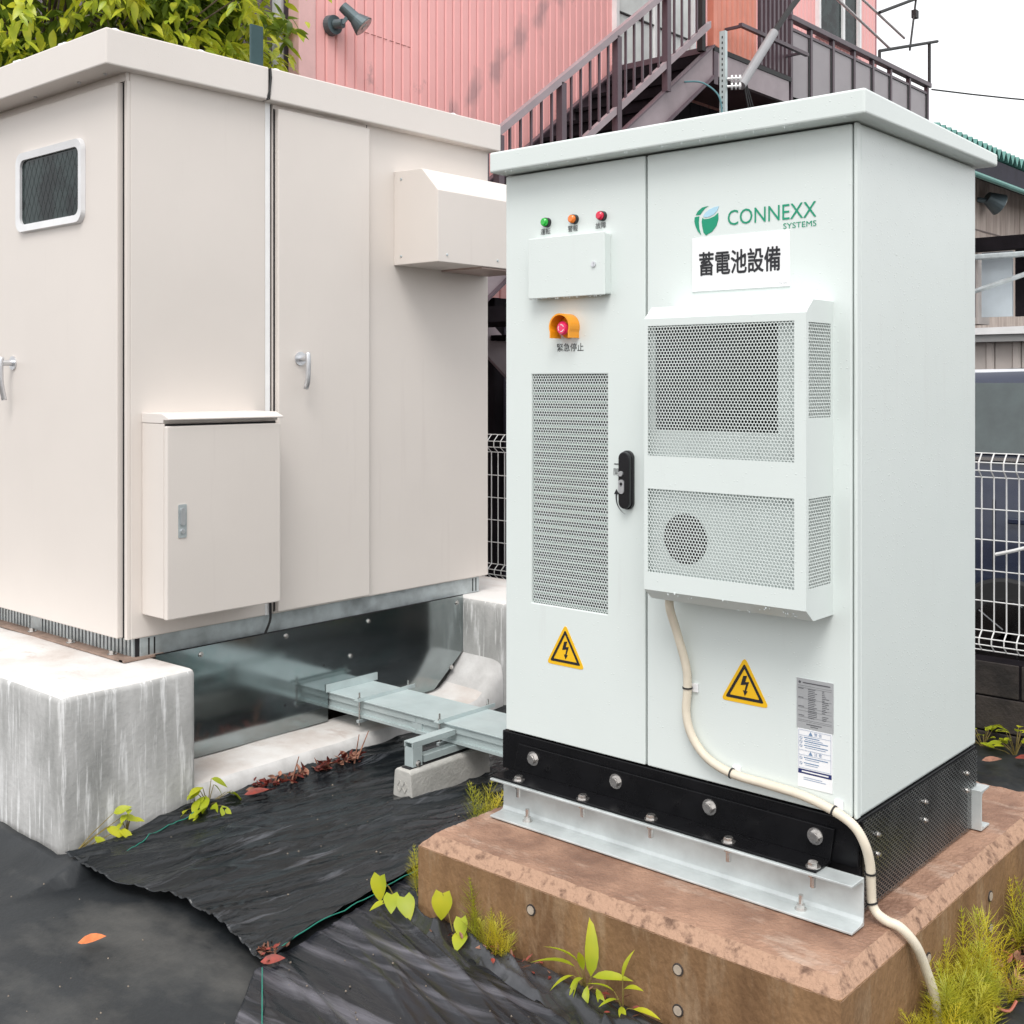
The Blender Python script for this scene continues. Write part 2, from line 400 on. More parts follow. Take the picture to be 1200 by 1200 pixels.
class MB:
    """collects shapes given in WORLD coordinates, builds one mesh object"""
    def __init__(s):
        s.v, s.f = [], []
    def add(s, vs, fs):
        k = len(s.v)
        s.v += [tuple(v) for v in vs]
        s.f += [tuple(i + k for i in f) for f in fs]
        return s
    def box(s, x0, x1, y0, y1, z0, z1):
        x0, x1 = min(x0, x1), max(x0, x1)
        y0, y1 = min(y0, y1), max(y0, y1)
        z0, z1 = min(z0, z1), max(z0, z1)
        return s.add([(x0, y0, z0), (x1, y0, z0), (x1, y1, z0), (x0, y1, z0), (x0, y0, z1), (x1, y0, z1), (x1, y1, z1), (x0, y1, z1)],
                     [(0, 3, 2, 1), (4, 5, 6, 7), (0, 1, 5, 4), (1, 2, 6, 5), (2, 3, 7, 6), (3, 0, 4, 7)])
    def cyl(s, p0, p1, r0, r1=None, n=12, caps=True, phase=0.0):
        r1 = r0 if r1 is None else r1
        p0, p1 = Vector(p0), Vector(p1)
        d = (p1 - p0).normalized()
        a = d.orthogonal().normalized()
        if abs(d.z) < 0.9:
            a = d.cross(Vector((0, 0, 1))).normalized()
        b = d.cross(a)
        vs = []
        for p, r in ((p0, r0), (p1, r1)):
            for i in range(n):
                t = 2 * math.pi * i / n + phase
                vs.append(p + a * math.cos(t) * r + b * math.sin(t) * r)
        fs = [(i, (i + 1) % n, n + (i + 1) % n, n + i) for i in range(n)]
        if caps:
            fs += [tuple(range(n - 1, -1, -1)), tuple(range(n, 2 * n))]
        return s.add(vs, fs)
    def tube(s, pts, r, n=8, caps=True):
        pts = [Vector(p) for p in pts]
        rs = r if isinstance(r, (list, tuple)) else [r] * len(pts)
        vs, fs = [], []
        prev = None
        for i, p in enumerate(pts):
            d = (pts[min(i + 1, len(pts) - 1)] - pts[max(i - 1, 0)])
            d = d.normalized() if d.length > 1e-9 else Vector((0, 0, 1))
            a = d.orthogonal().normalized() if prev is None else (prev - d * prev.dot(d)).normalized()
            prev = a
            b = d.cross(a)
            for k in range(n):
                t = 2 * math.pi * k / n
                vs.append(p + (a * math.cos(t) + b * math.sin(t)) * rs[i])
        for i in range(len(pts) - 1):
            for k in range(n):
                fs.append((i * n + k, i * n + (k + 1) % n, (i + 1) * n + (k + 1) % n, (i + 1) * n + k))
        if caps:
            fs += [tuple(range(n - 1, -1, -1)), tuple(range((len(pts) - 1) * n, len(pts) * n))]
        return s.add(vs, fs)
    def bar(s, p0, p1, w, h, up=(0, 0, 1)):
        """rectangular bar from p0 to p1; w across, h along up"""
        p0, p1, up = Vector(p0), Vector(p1), Vector(up)
        d = (p1 - p0).normalized()
        a = d.cross(up)
        a = a.normalized() if a.length > 1e-6 else d.orthogonal().normalized()
        b = a.cross(d).normalized()
        vs = []
        for p in (p0, p1):
            for sa, sb in ((-1, -1), (1, -1), (1, 1), (-1, 1)):
                vs.append(p + a * sa * w / 2 + b * sb * h / 2)
        return s.add(vs, [(3, 2, 1, 0), (4, 5, 6, 7), (0, 1, 5, 4), (1, 2, 6, 5), (2, 3, 7, 6), (3, 0, 4, 7)])
    def prism(s, pts, off):
        """closed polygon (list of 3D points) extruded by the vector off"""
        n = len(pts)
        off = Vector(off)
        vs = [Vector(p) for p in pts] + [Vector(p) + off for p in pts]
        fs = [tuple(range(n - 1, -1, -1)), tuple(range(n, 2 * n))]
        fs += [(i, (i + 1) % n, n + (i + 1) % n, n + i) for i in range(n)]
        return s.add(vs, fs)
    def build(s, name, m, parent=None, bevel=0.0, smooth=False, seg=2, fixn=True):
        me = bpy.data.meshes.new(name)
        off = wloc(parent) if parent is not None else Vector((0, 0, 0))
        me.from_pydata([(v[0] - off.x, v[1] - off.y, v[2] - off.z) for v in s.v], [], s.f)
        if fixn:
            bm = bmesh.new()
            bm.from_mesh(me)
            bmesh.ops.recalc_face_normals(bm, faces=bm.faces)
            bm.to_mesh(me)
            bm.free()
        me.materials.append(m)
        if smooth:
            for p in me.polygons:
                p.use_smooth = True
        o = bpy.data.objects.new(name, me)
        COL.objects.link(o)
        o.parent = parent
        if bevel:
            bv = o.modifiers.new('bevel', 'BEVEL')
            bv.width = bevel
            bv.segments = seg
            bv.limit_method = 'ANGLE'
            bv.angle_limit = R(35)
            bv.harden_normals = False
        return o

def place(mesh_obj, name, parent, loc):
    """linked copy of a piece, at an offset from its source"""
    o = mesh_obj.copy()
    COL.objects.link(o)
    o.name = name
    o.parent = parent
    o.location = loc
    return o

def box_obj(name, m, parent, x0, x1, y0, y1, z0, z1, bevel=0.0):
    return MB().box(x0, x1, y0, y1, z0, z1).build(name, m, parent, bevel)

def rrect(cx, cz, w, h, r, n=5):
    pts = []
    for (sx, sz, a0) in ((1, 1, 0), (-1, 1, 90), (-1, -1, 180), (1, -1, 270)):
        for i in range(n + 1):
            t = R(a0 + 90 * i / n)
            pts.append((cx + sx * (w / 2 - r) + math.cos(t) * r, cz + sz * (h / 2 - r) + math.sin(t) * r))
    return pts

def on_front(pts, y):
    return [(p[0], y, p[1]) for p in pts]

def hexbolt(parent, p, d, r=0.010, h=0.008, washer=True, shank=0.0, name='bolt'):
    """hex head with washer; d points out of the surface"""
    p, d = Vector(p), Vector(d).normalized()
    mb = MB()
    q = p
    if washer:
        mb.cyl(q, q + d * 0.0025, r * 1.45, n=14)
        q = q + d * 0.0025
    mb.cyl(q, q + d * h, r, n=6)
    mb.cyl(q + d * h, q + d * (h + 0.0015), r * 0.8, n=10)
    if shank:
        mb.cyl(p - d * 0.002, p - d * shank, r * 0.55, n=8)
    return mb.build(name, bolt_steel, parent)

def text_obj(body, parent, m, x0, x1, z0, z1, y, bold=0.0, name='lettering', axis='front', thick=0.0006):
    cu = bpy.data.curves.new('tmp_text', 'FONT')
    cu.body = body
    cu.resolution_u = 3
    to = bpy.data.objects.new('tmp_text', cu)
    COL.objects.link(to)
    dg = bpy.context.evaluated_depsgraph_get()
    dg.update()
    me = bpy.data.meshes.new_from_object(to.evaluated_get(dg))
    bpy.data.objects.remove(to, do_unlink=True)
    co = np.array([v.co[:] for v in me.vertices])
    mn, mx = co.min(0), co.max(0)
    mb = MB()
    vs = [(x0 + (c[0] - mn[0]) / (mx[0] - mn[0]) * (x1 - x0), y, z0 + (c[1] - mn[1]) / max(1e-6, mx[1] - mn[1]) * (z1 - z0)) for c in co]
    fcs = [tuple(p.vertices) for p in me.polygons]
    mb.add(vs, fcs)
    if bold:
        for k, (dx, dz) in enumerate(((bold, 0), (-bold, 0), (0, bold), (0, -bold), (bold * 0.7, bold * 0.7), (-bold * 0.7, -bold * 0.7), (bold * 0.7, -bold * 0.7), (-bold * 0.7, bold * 0.7))):
            mb.add([(v[0] + dx, v[1] - 0.00003 * (k + 1), v[2] + dz) for v in vs], fcs)
    bpy.data.meshes.remove(me)
    return mb.build(name, m, parent, fixn=False)

def perforated(name, m, parent, P, w, h, pitch, rad, nvec, depth=0.0015):
    """sheet with a hexagonal array of real holes; P(u,v) -> world point, nvec points inward"""
    nvec = Vector(nvec)
    vs, fs = [], []
    rc = pitch / math.sqrt(3)
    dv = pitch * math.sqrt(3) / 2
    nr = int(h / dv)
    nc = int(w / pitch)
    oh = [(math.cos(R(60 * i + 30)), math.sin(R(60 * i + 30))) for i in range(6)]
    for j in range(nr):
        v = (j + 0.5) * dv + (h - nr * dv) / 2
        for i in range(nc):
            u = (i + 0.5 + (0.25 if j % 2 else -0.25)) * pitch + (w - nc * pitch) / 2
            k = len(vs)
            for a, b in oh:
                vs.append(P(u + a * rc, v + b * rc))
            for a, b in oh:
                vs.append(P(u + a * rad, v + b * rad))
            for a, b in oh:
                vs.append(tuple(Vector(P(u + a * rad, v + b * rad)) + nvec * depth))
            for q in range(6):
                q2 = (q + 1) % 6
                fs.append((k + q, k + q2, k + 6 + q2, k + 6 + q))
                fs.append((k + 6 + q, k + 6 + q2, k + 12 + q2, k + 12 + q))
    mb = MB()
    mb.add(vs, fs)
    return mb.build(name, m, parent, fixn=False)

def frame_with_hole(mb, x0, x1, z0, z1, holes, y0, y1):
    """a front plate x0..x1, z0..z1 between y0 (front) and y1 with rectangular holes stacked in z (same x range each)"""
    zz = sorted(holes, key=lambda h: h[2])
    hx0, hx1 = zz[0][0], zz[0][1]
    mb.box(x0, hx0, y0, y1, z0, z1)
    mb.box(hx1, x1, y0, y1, z0, z1)
    cur = z0
    for h in zz:
        mb.box(hx0, hx1, y0, y1, cur, h[2])
        cur = h[3]
    mb.box(hx0, hx1, y0, y1, cur, z1)
    return mb

# ------------------------------------------------------------------ GROUND
g = MB()
g.add([(-300, -300, -0.12), (300, -300, -0.12), (300, 500, -0.12), (-300, 500, -0.12)], [(0, 1, 2, 3)])
ground = g.build('ground', soil, None)
ground['kind'] = 'structure'
g = MB()
g.box(-14, 14, 2.72, 40, -0.115, -0.02)
yard = g.build('neighbour_yard', asphalt, None)
yard['kind'] = 'structure'

def polyline(pts, t):
    L = [0.0]
    for a, b in zip(pts, pts[1:]):
        L.append(L[-1] + math.hypot(b[0] - a[0], b[1] - a[1]))
    s = t * L[-1]
    for i in range(len(pts) - 1):
        if s <= L[i + 1] or i == len(pts) - 2:
            k = (s - L[i]) / max(1e-9, L[i + 1] - L[i])
            return Vector((pts[i][0] + (pts[i + 1][0] - pts[i][0]) * k, pts[i][1] + (pts[i + 1][1] - pts[i][1]) * k))

def nz(x, y, z=0.0):
    return noise.noise(Vector((x, y, z)))

def sheet(name, front, back, left, right, nu, nv, zfun, m, label, cat='ground sheet'):
    """Coons patch over four border polylines; zfun(x, y, u, v) gives the height"""
    c00, c10, c01, c11 = (Vector(front[0]), Vector(front[-1]), Vector(back[0]), Vector(back[-1]))
    F = [polyline(front, i / nu) for i in range(nu + 1)]
    B = [polyline(back, i / nu) for i in range(nu + 1)]
    Lp = [polyline(left, j / nv) for j in range(nv + 1)]
    Rp = [polyline(right, j / nv) for j in range(nv + 1)]
    vs, fs = [], []
    for j in range(nv + 1):
        v = j / nv
        for i in range(nu + 1):
            u = i / nu
            p = F[i] * (1 - v) + B[i] * v + Lp[j] * (1 - u) + Rp[j] * u - (c00 * (1 - u) * (1 - v) + c10 * u * (1 - v) + c01 * (1 - u) * v + c11 * u * v)
            vs.append((p.x, p.y, zfun(p.x, p.y, u, v)))
    for j in range(nv):
        for i in range(nu):
            k = j * (nu + 1) + i
            fs.append((k, k + 1, k + nu + 2, k + nu + 1))
    mb = MB()
    mb.add(vs, fs)
    o = mb.build(name, m, None, smooth=True)
    so = o.modifiers.new('thickness', 'SOLIDIFY')
    so.thickness = 0.0015
    so.offset = -1
    return tag(o, label, cat)

def ridged(x, y, z):
    return 1 - abs(nz(x, y, z)) * 2

def swell(x, y):
    return 0.012 * nz(x * 1.3, y * 1.3, 4.0) + 0.006 * nz(x * 3.1, y * 3.1, 9.0)

# broad lower sheet in front of the foundation
def zB(x, y, u, v):
    w = 0.5 + 0.5 * nz(x * 0.9, y * 0.9, 2.2)
    r = 0.0035 * ridged(x * 7 + y * 2.0, y * 1.6 - x * 1.2, 1.0) + 0.0022 * nz(x * 17, y * 9, 3)
    z = swell(x, y) - 0.012 + r * (0.35 + w)
    if y > -1.15 and x < -2.3:                       # turned up against the foundation
        k = max(0.0, (y + 1.15) / 0.27)
        z += 0.045 * k * k * (1 + 0.5 * nz(x * 6, y * 6, 1))
    return z
sheet('weed_sheet', [(-6.5, -3.4), (0.9, -3.4)], [(-6.5, -0.86), (-3.6, -0.86), (-2.46, -0.86), (-2.1, -0.62), (-1.1, -0.40)],
      [(-6.5, -3.4), (-6.5, -0.86)], [(0.9, -3.4), (-0.4, -1.5), (-1.1, -0.40)], 260, 130, zB, sheet_mat,
      'broad smooth dusty black ground sheet with the single orange leaf on it')

# upper sheet between foundation and plinth, pinned at its corner
def zA(x, y, u, v):
    a = 0.016 * ridged(x * 7 - y * 1.9, y * 0.9 + x * 0.8, 5.0) ** 5 + 0.008 * ridged(x * 17 - y * 5, y * 1.8 + x * 2, 7.5) ** 4
    b = 0.0035 * nz(x * 14, y * 14, 2.0)
    z = 0.022 + swell(x, y) + a + b
    e = max(0.0, 1 - v * 14)                         # front edge lifts a little
    z += 0.018 * e * (0.4 + 0.8 * abs(nz(x * 4, 0.3, 1.0)))
    k = max(0.0, (-2.22 - x) / 0.28)
    z += 0.030 * k * k                               # turned up against the kerb
    dx, dy = x + 1.39, y + 0.79                      # pinned dimple
    z -= 0.020 * math.exp(-(dx * dx + dy * dy) / 0.012)
    return z
sheet('weed_sheet', [(-2.40, -0.865), (-2.1, -0.85), (-1.87, -0.79), (-1.62, -0.80), (-1.37, -0.835)], [(-2.53, 2.52), (-1.0, 2.52)],
      [(-2.40, -0.865), (-2.465, -0.3), (-2.50, 0.5), (-2.53, 2.52)],
      [(-1.37, -0.835), (-1.45, -0.45), (-1.50, -0.02), (-1.30, 0.3), (-1.24, 1.0), (-1.0, 2.52)], 150, 300, zA, sheet_upper,
      'wrinkled black ground sheet between grey foundation and brown plinth, corner pinned down')

# sheet in front of the plinth with long folds
def zC(x, y, u, v):
    q = y + 0.32 * x
    a = 0.024 * max(0, ridged(q * 6.5, x * 0.5, 11.0)) ** 4 + 0.012 * max(0, ridged(q * 15, x * 0.9, 3.0)) ** 4
    z = 0.004 + swell(x, y) + a * (0.35 + 0.65 * min(1, max(0, u * 1.6)))
    return z
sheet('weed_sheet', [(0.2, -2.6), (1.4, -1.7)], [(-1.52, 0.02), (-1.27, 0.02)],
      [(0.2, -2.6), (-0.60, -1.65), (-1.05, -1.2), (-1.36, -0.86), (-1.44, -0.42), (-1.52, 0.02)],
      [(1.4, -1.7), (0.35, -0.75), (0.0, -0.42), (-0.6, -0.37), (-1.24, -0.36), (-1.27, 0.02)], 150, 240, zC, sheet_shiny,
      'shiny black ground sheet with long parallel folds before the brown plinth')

# crumpled gathered strip along the foot of the plinth
def zD(x, y, u, v):
    h = math.sin(math.pi * min(1, max(0, u))) ** 0.7
    q_, w_ = y + 0.42 * x, x - 0.42 * y
    a = 0.040 * max(0, ridged(q_ * 13, w_ * 1.6, 1.5)) ** 2 + 0.016 * max(0, ridged(q_ * 10 + w_ * 5, w_ * 4 - q_ * 7, 8.5)) ** 2 + 0.006 * max(0, ridged(q_ * 30, w_ * 5, 3.0)) ** 2 - 0.014
    return 0.012 + h * (0.016 + 0.85 * max(-0.012, a))
sheet('gathered_sheet', [(0.30, -1.02), (0.33, -0.55)], [(-1.43, -0.08), (-1.30, -0.06)],
      [(0.30, -1.02), (-0.25, -0.76), (-0.62, -0.585), (-1.0, -0.49), (-1.36, -0.36), (-1.43, -0.08)],
      [(0.33, -0.55), (-0.1, -0.37), (-0.6, -0.34), (-1.0, -0.335), (-1.23, -0.335), (-1.30, -0.06)], 40, 420, zD, sheet_crumple,
      'crumpled gathered strip of black sheet along the foot of the plinth')

# sheet right of and behind the plinth
def zE(x, y, u, v):
    a = 0.012 * ridged(x * 7 + y * 3, y * 5 - x * 2, 2.0) + 0.006 * ridged(x * 18, y * 12, 4.0)
    z = -0.045 + swell(x, y) + a
    if y > 1.3:
        z += 0.05 * min(1, (y - 1.3) / 0.6) + 0.006 * ridged(x * 3, y * 14, 1)
    return z
sheet('weed_sheet', [(0.22, -0.6), (2.6, -0.6)], [(-1.0, 2.54), (2.6, 2.54)],
      [(0.22, -0.6), (0.26, 0.6), (0.05, 1.15), (-0.9, 1.25), (-1.0, 2.54)], [(2.6, -0.6), (2.6, 2.54)], 110, 150, zE, sheet_mat,
      'grey dusty black ground sheet beside the plinth below the wire fence')

# green seam threads woven in the sheets
for lab_, pts in zip(('green seam thread along the right edge of the wrinkled sheet', 'green seam thread on the folded sheet below the pinned corner', 'green seam thread on the wrinkled sheet near the foundation wall'), ([(-1.395, -0.74), (-1.43, -0.4), (-1.475, -0.05)], [(-1.34, -0.85), (-1.1, -1.03), (-0.75, -1.25)], [(-2.25, -0.80), (-2.36, -0.55), (-2.40, -0.35)])):
    mb = MB()
    pp = []
    for i in range(25):
        q = polyline(pts, i / 24)
        base = max(zA(q.x, q.y, 0.5, 0.5) if q.x < -1.36 else -1, zC(q.x, q.y, 0.5, 0.5) if q.x > -1.42 else -1)
        pp.append((q.x, q.y, base + 0.004))
    mb.tube(pp, 0.0016, n=5)
    o = mb.build('seam_thread', thread_green, None)
    tag(o, lab_, 'thread')

def plate(us, vs_, holes, P, n, th):
    """flat plate on a (u,v) grid with some cells left open; P(u,v) -> front point, n = inward unit vector, th thickness; returns MB"""
    n = Vector(n) * th
    nu, nv = len(us), len(vs_)
    V = [Vector(P(u, v)) for v in vs_ for u in us]
    V2 = [p + n for p in V]
    N = nu * nv
    mb = MB()
    fs = []
    full = lambda i, j: 0 <= i < nu - 1 and 0 <= j < nv - 1 and (i, j) not in holes
    for j in range(nv - 1):
        for i in range(nu - 1):
            if not full(i, j):
                continue
            a, b, c, d = j * nu + i, j * nu + i + 1, (j + 1) * nu + i + 1, (j + 1) * nu + i
            fs += [(a, b, c, d), (N + d, N + c, N + b, N + a)]
            for (di, dj, e, f) in ((0, -1, a, b), (1, 0, b, c), (0, 1, c, d), (-1, 0, d, a)):
                if not full(i + di, j + dj):
                    fs.append((f, e, N + e, N + f))
    mb.add(V + V2, fs)
    return mb

# ------------------------------------------------------------------ CONCRETE PLINTH
PT = 0.262
plinth = thing('concrete_plinth', (-0.55, 0.4, -0.12), 'low brown stained concrete plinth carrying the white battery cabinet', 'plinth')
mb = MB()
px0, px1, py0, py1, ch = -1.240, 0.130, -0.345, 1.28, 0.034
mb.box(px0, px1, py0, py1, -0.119, PT - ch)
mb.build('side_faces', brown_side, plinth)
mb = MB()                                                # chamfered, slightly ragged top
nx, ny = 150, 150
def rag(x, y):
    return 0.0022 * nz(x * 22, y * 22, 1) + 0.0036 * nz(x * 80, y * 80, 5)
xs = [px0 - 0.0005 + (px1 - px0 + 0.001) * i / nx for i in range(nx + 1)]
ys = [py0 - 0.0005 + (py1 - py0 + 0.001) * j / ny for j in range(ny + 1)]
xs = sorted(xs + [px0 + ch, px1 - ch])
ys = sorted(ys + [py0 + ch, py1 - ch])
vs, fs = [], []
for y in ys:
    for x in xs:
        d = min(x - px0, px1 - x, y - py0, py1 - y)
        if d < 0.001:
            z = PT - ch - 0.002 + rag(x, y) * 0.6
        else:
            k = min(1, d / ch)
            z = PT - ch + ch * k + rag(x, y) * (0.9 if k < 1.3 else 0.3) * (1 if d < 0.08 else 0.4)
        vs.append((x, y, z))
W = len(xs)
for j in range(len(ys) - 1):
    for i in range(W - 1):
        fs.append((j * W + i, j * W + i + 1, (j + 1) * W + i + 1, (j + 1) * W + i))
mb.add(vs, fs)
tf = mb.build('top_face', brown_top, plinth, fixn=False)
tf.data.materials.append(mat('worn_concrete_edge', (0.40, 0.245, 0.165), 0.8, vscale=30, col2=(0.13, 0.07, 0.045), bump=0.9, bscale=70, ramp=(0.30, 0.48)))
for p_ in tf.data.polygons:
    c_ = p_.center + plinth.location
    if min(c_.x - px0, px1 - c_.x, c_.y - py0, py1 - c_.y) < ch:
        p_.material_index = 1
def tie_hole(p, d):
    p, d = Vector(p), Vector(d)
    m1 = MB()
    m1.cyl(p - d * 0.004, p + d * 0.003, 0.0165, 0.0155, n=18)
    o = m1.build('tie_hole_rim', dark_block, plinth)  # dark rim colour stands in for shade in the recess
    m2 = MB()
    m2.cyl(p + d * 0.0031, p + d * 0.0045, 0.012, n=16)
    m2.build('tie_hole_plug', plug, o)
for x, z in ((-0.79, 0.165), (-0.306, 0.158), (-0.306, 0.055)):
    tie_hole((x, py0, z), (0, -1, 0))
for y, z in ((0.62, 0.150), (0.62, 0.058), (0.16, 0.14), (0.16, 0.05)):
    tie_hole((px1, y, z), (1, 0, 0))

# ------------------------------------------------------------------ STEEL CHANNELS under the cabinet
def channel(y_web, y_lip, label):
    s = 1 if y_lip > y_web else -1
    root = thing('steel_channel', (-0.55, y_web, PT + 0.003), label, 'steel beam', 'steel channels under the cabinet')
    x0, x1, z0, z1 = -1.165, 0.045, PT + 0.004, 0.388
    prof = []
    t = 0.006
    r = 0.016
    prof = [(y_web + s * -t, z0), (y_lip, z0), (y_lip, z0 + t), (y_web + s * r, z0 + t + 0.002), (y_web + s * 0.004, z0 + t + 0.006), (y_web, z0 + t + r),
            (y_web, z1 - t - r), (y_web + s * 0.004, z1 - t - 0.006), (y_web + s * r, z1 - t - 0.002), (y_lip, z1 - t), (y_lip, z1), (y_web + s * -t, z1)]
    mb = MB()
    mb.prism([(x0, y, z) for y, z in prof], (x1 - x0, 0, 0))
    mb.build('beam', galv_beam, root, bevel=0.001, seg=1)
    yl = (y_web + y_lip) / 2
    for x in (-1.04, -0.112):
        b = MB()
        q = Vector((x, yl - 0.004 * s, z0 + t + 0.001))
        b.cyl(q, q + Vector((0, 0, 0.003)), 0.016, n=14)
        b.cyl(q + Vector((0, 0, 0.003)), q + Vector((0, 0, 0.014)), 0.0115, n=6)
        b.cyl(q + Vector((0, 0, 0.014)), q + Vector((0, 0, 0.038)), 0.0065, n=10)
        b.build('anchor_bolt', bolt_steel, root)
    return root
channel(-0.040, -0.104, 'galvanised steel channel bolted on the plinth under the cabinet front')
channel(0.80, 0.864, 'galvanised steel channel on the plinth under the cabinet back')

# ------------------------------------------------------------------ BATTERY CABINET
cab = thing('battery_cabinet', (-0.595, 0.425, 0.388), 'tall white battery cabinet with CONNEXX SYSTEMS logo on the brown plinth', 'cabinet')
CX0, CX1, CY1, CZ0, CZ1 = -1.193, 0.008, 0.852, 0.512, 2.304
mb = MB()
mb.box(CX0, CX1, 0.024, CY1, CZ0, CZ1)
body = mb.build('body', cab_white, cab, bevel=0.008)
box_obj('door_gap', black_gap, cab, CX0 + 0.004, CX1 - 0.012, 0.012, 0.0245, CZ0 + 0.003, CZ1 - 0.003)
FR = lambda u, v: (u, 0.0, v)
ld = plate([-1.189, -1.081, -0.782, -0.6455], [0.515, 0.938, 1.661, 2.300], {(1, 1)}, FR, (0, 1, 0), 0.020).build('left_door', cab_white, cab, bevel=0.003)
rd = box_obj('right_door', cab_white, cab, -0.6385, -0.004, 0.0, 0.020, 0.515, 2.300, bevel=0.004)
# corner post edge right of the doors
mb = MB()
mb.box(-0.0005, 0.0095, 0.002, 0.026, 0.513, 2.303)
mb.build('corner_post', cab_white, cab, bevel=0.004)
# vent in the left door: perforated sheet with louvre slats behind
vent_in = mat('vent_slat', (0.36, 0.43, 0.40), 0.5)
vp = perforated('vent_sheet', cab_plain, cab, lambda u, v: (-1.086 + u, 0.004, 0.933 + v), 0.309, 0.733, 0.0098, 0.0044, (0, 1, 0))
box_obj('vent_cavity', black_gap, vp, -1.084, -0.779, 0.0205, 0.0225, 0.935, 1.664)
slat0 = None
for i in range(27):
    z = 0.945 + i * 0.0262
    if slat0 is None:
        m_ = MB()
        m_.prism([(-1.08, 0.0085, z), (-1.08, 0.0095, z - 0.001), (-1.08, 0.0185, z + 0.013), (-1.08, 0.0175, z + 0.0145)], (0.297, 0, 0))
        slat0 = m_.build('vent_slat', vent_in, vp)
        z0_ = z
    else:
        place(slat0, 'vent_slat', vp, (0, 0, z - z0_))
# roof, falling slightly to the back
mb = MB()
rx0, rx1, ry0, ry1 = -1.206, 0.060, -0.062, 0.895
mb.add([(rx0, ry0, 2.306), (rx1, ry0, 2.306), (rx1, ry1, 2.306), (rx0, ry1, 2.306), (rx0, ry0, 2.372), (rx1, ry0, 2.372), (rx1, ry1, 2.345), (rx0, ry1, 2.345)],
       [(0, 3, 2, 1), (4, 5, 6, 7), (0, 1, 5, 4), (1, 2, 6, 5), (2, 3, 7, 6), (3, 0, 4, 7)])
roof = mb.build('roof', cab_white, cab, bevel=0.007, seg=3)
# water drops hanging on the roof lip
mb = MB()
for i in range(34):
    x = random.uniform(rx0 + 0.02, rx1 - 0.03)
    r = random.uniform(0.0012, 0.0026)
    mb.cyl((x, ry0 + 0.004, 2.3055), (x, ry0 + 0.004, 2.3055 - r * 1.6), r, r * 0.4, n=6)
o = mb.build('hanging_drops', mat('water_drop', (0.75, 0.8, 0.8), 0.1), roof)
o['kind'] = 'stuff'
# status lamps
for x, m_, txt in ((-1.015, lens_green, '運転'), (-0.906, lens_orange, '警報'), (-0.799, lens_red, '故障')):
    b = MB()
    b.cyl((x, 0.001, 2.137), (x, -0.013, 2.137), 0.0155, 0.0145, n=24)
    bz = b.build('status_lamp', black_plastic, cab)
    b = MB()
    b.cyl((x, -0.013, 2.137), (x, -0.021, 2.137), 0.0128, 0.0120, n=24)
    b.cyl((x, -0.021, 2.137), (x, -0.024, 2.137), 0.0120, 0.0085, n=24)
    b.build('lens', m_, bz, smooth=False)
    text_obj(txt, cab, text_black, x - 0.027, x + 0.012, 2.100, 2.119, -0.0012)
# small box with lid
cbx = box_obj('control_box', cab_plain, cab, -1.062, -0.768, -0.030, 0.001, 1.900, 2.083, bevel=0.004)
lid = box_obj('lid', cab_white, cbx, -1.0645, -0.7655, -0.0365, -0.0305, 1.897, 2.086, bevel=0.0025)
b = MB()
b.cyl((-0.806, -0.0365, 1.990), (-0.806, -0.0405, 1.990), 0.0085, n=18)
b.box(-0.808, -0.804, -0.043, -0.0405, 1.984, 1.996)
b.build('lock', alu, cbx)
b = MB()
for i in range(30):
    x = random.uniform(-1.06, -0.77)
    r = random.uniform(0.001, 0.0022)
    b.cyl((x, -0.033, 1.8968), (x, -0.033, 1.8968 - r * 2), r, r * 0.4, n=6)
o = b.build('hanging_drops', MATS['water_drop'], cbx)
o['kind'] = 'stuff'
# emergency stop: shroud open below, red mushroom head
ex, ez = -0.928, 1.806
b = MB()
outer, inner = [], []
for i in range(19):
    t = R(-22 + 224 * i / 18)
    outer.append((ex + 0.041 * math.cos(t), ez + 0.041 * math.sin(t)))
    inner.append((ex + 0.036 * math.cos(t), ez + 0.036 * math.sin(t)))
outer = [(outer[0][0], ez - 0.034)] + outer + [(outer[-1][0], ez - 0.034)]
inner = [(inner[0][0], ez - 0.034)] + inner + [(inner[-1][0], ez - 0.034)]
n_ = len(outer)
V = []
for y in (0.001, -0.050):
    V += on_front(outer, y) + on_front(inner, y)
F_ = []
for i in range(n_ - 1):
    F_ += [(i, i + 1, 2 * n_ + i + 1, 2 * n_ + i), (n_ + i, n_ + i + 1, 3 * n_ + i + 1, 3 * n_ + i),
           (2 * n_ + i, 2 * n_ + i + 1, 3 * n_ + i + 1, 3 * n_ + i), (i, i + 1, n_ + i + 1, n_ + i)]
F_ += [(0, n_, 3 * n_, 2 * n_), (n_ - 1, 2 * n_ - 1, 4 * n_ - 1, 3 * n_ - 1)]
b.add(V, F_)
es = b.build('emergency_stop', guard_yellow, cab)
b = MB()
b.cyl((ex, 0.001, ez), (ex, -0.006, ez), 0.034, n=26)
b.build('base_ring', guard_yellow, es)
b = MB()
b.cyl((ex, -0.006, ez - 0.004), (ex, -0.026, ez - 0.004), 0.014, n=18)
b.cyl((ex, -0.026, ez - 0.004), (ex, -0.034, ez - 0.004), 0.019, 0.0215, n=22)
b.cyl((ex, -0.034, ez - 0.004), (ex, -0.041, ez - 0.004), 0.0215, 0.016, n=22)
b.build('push_button', estop_pink, es)
b = MB()
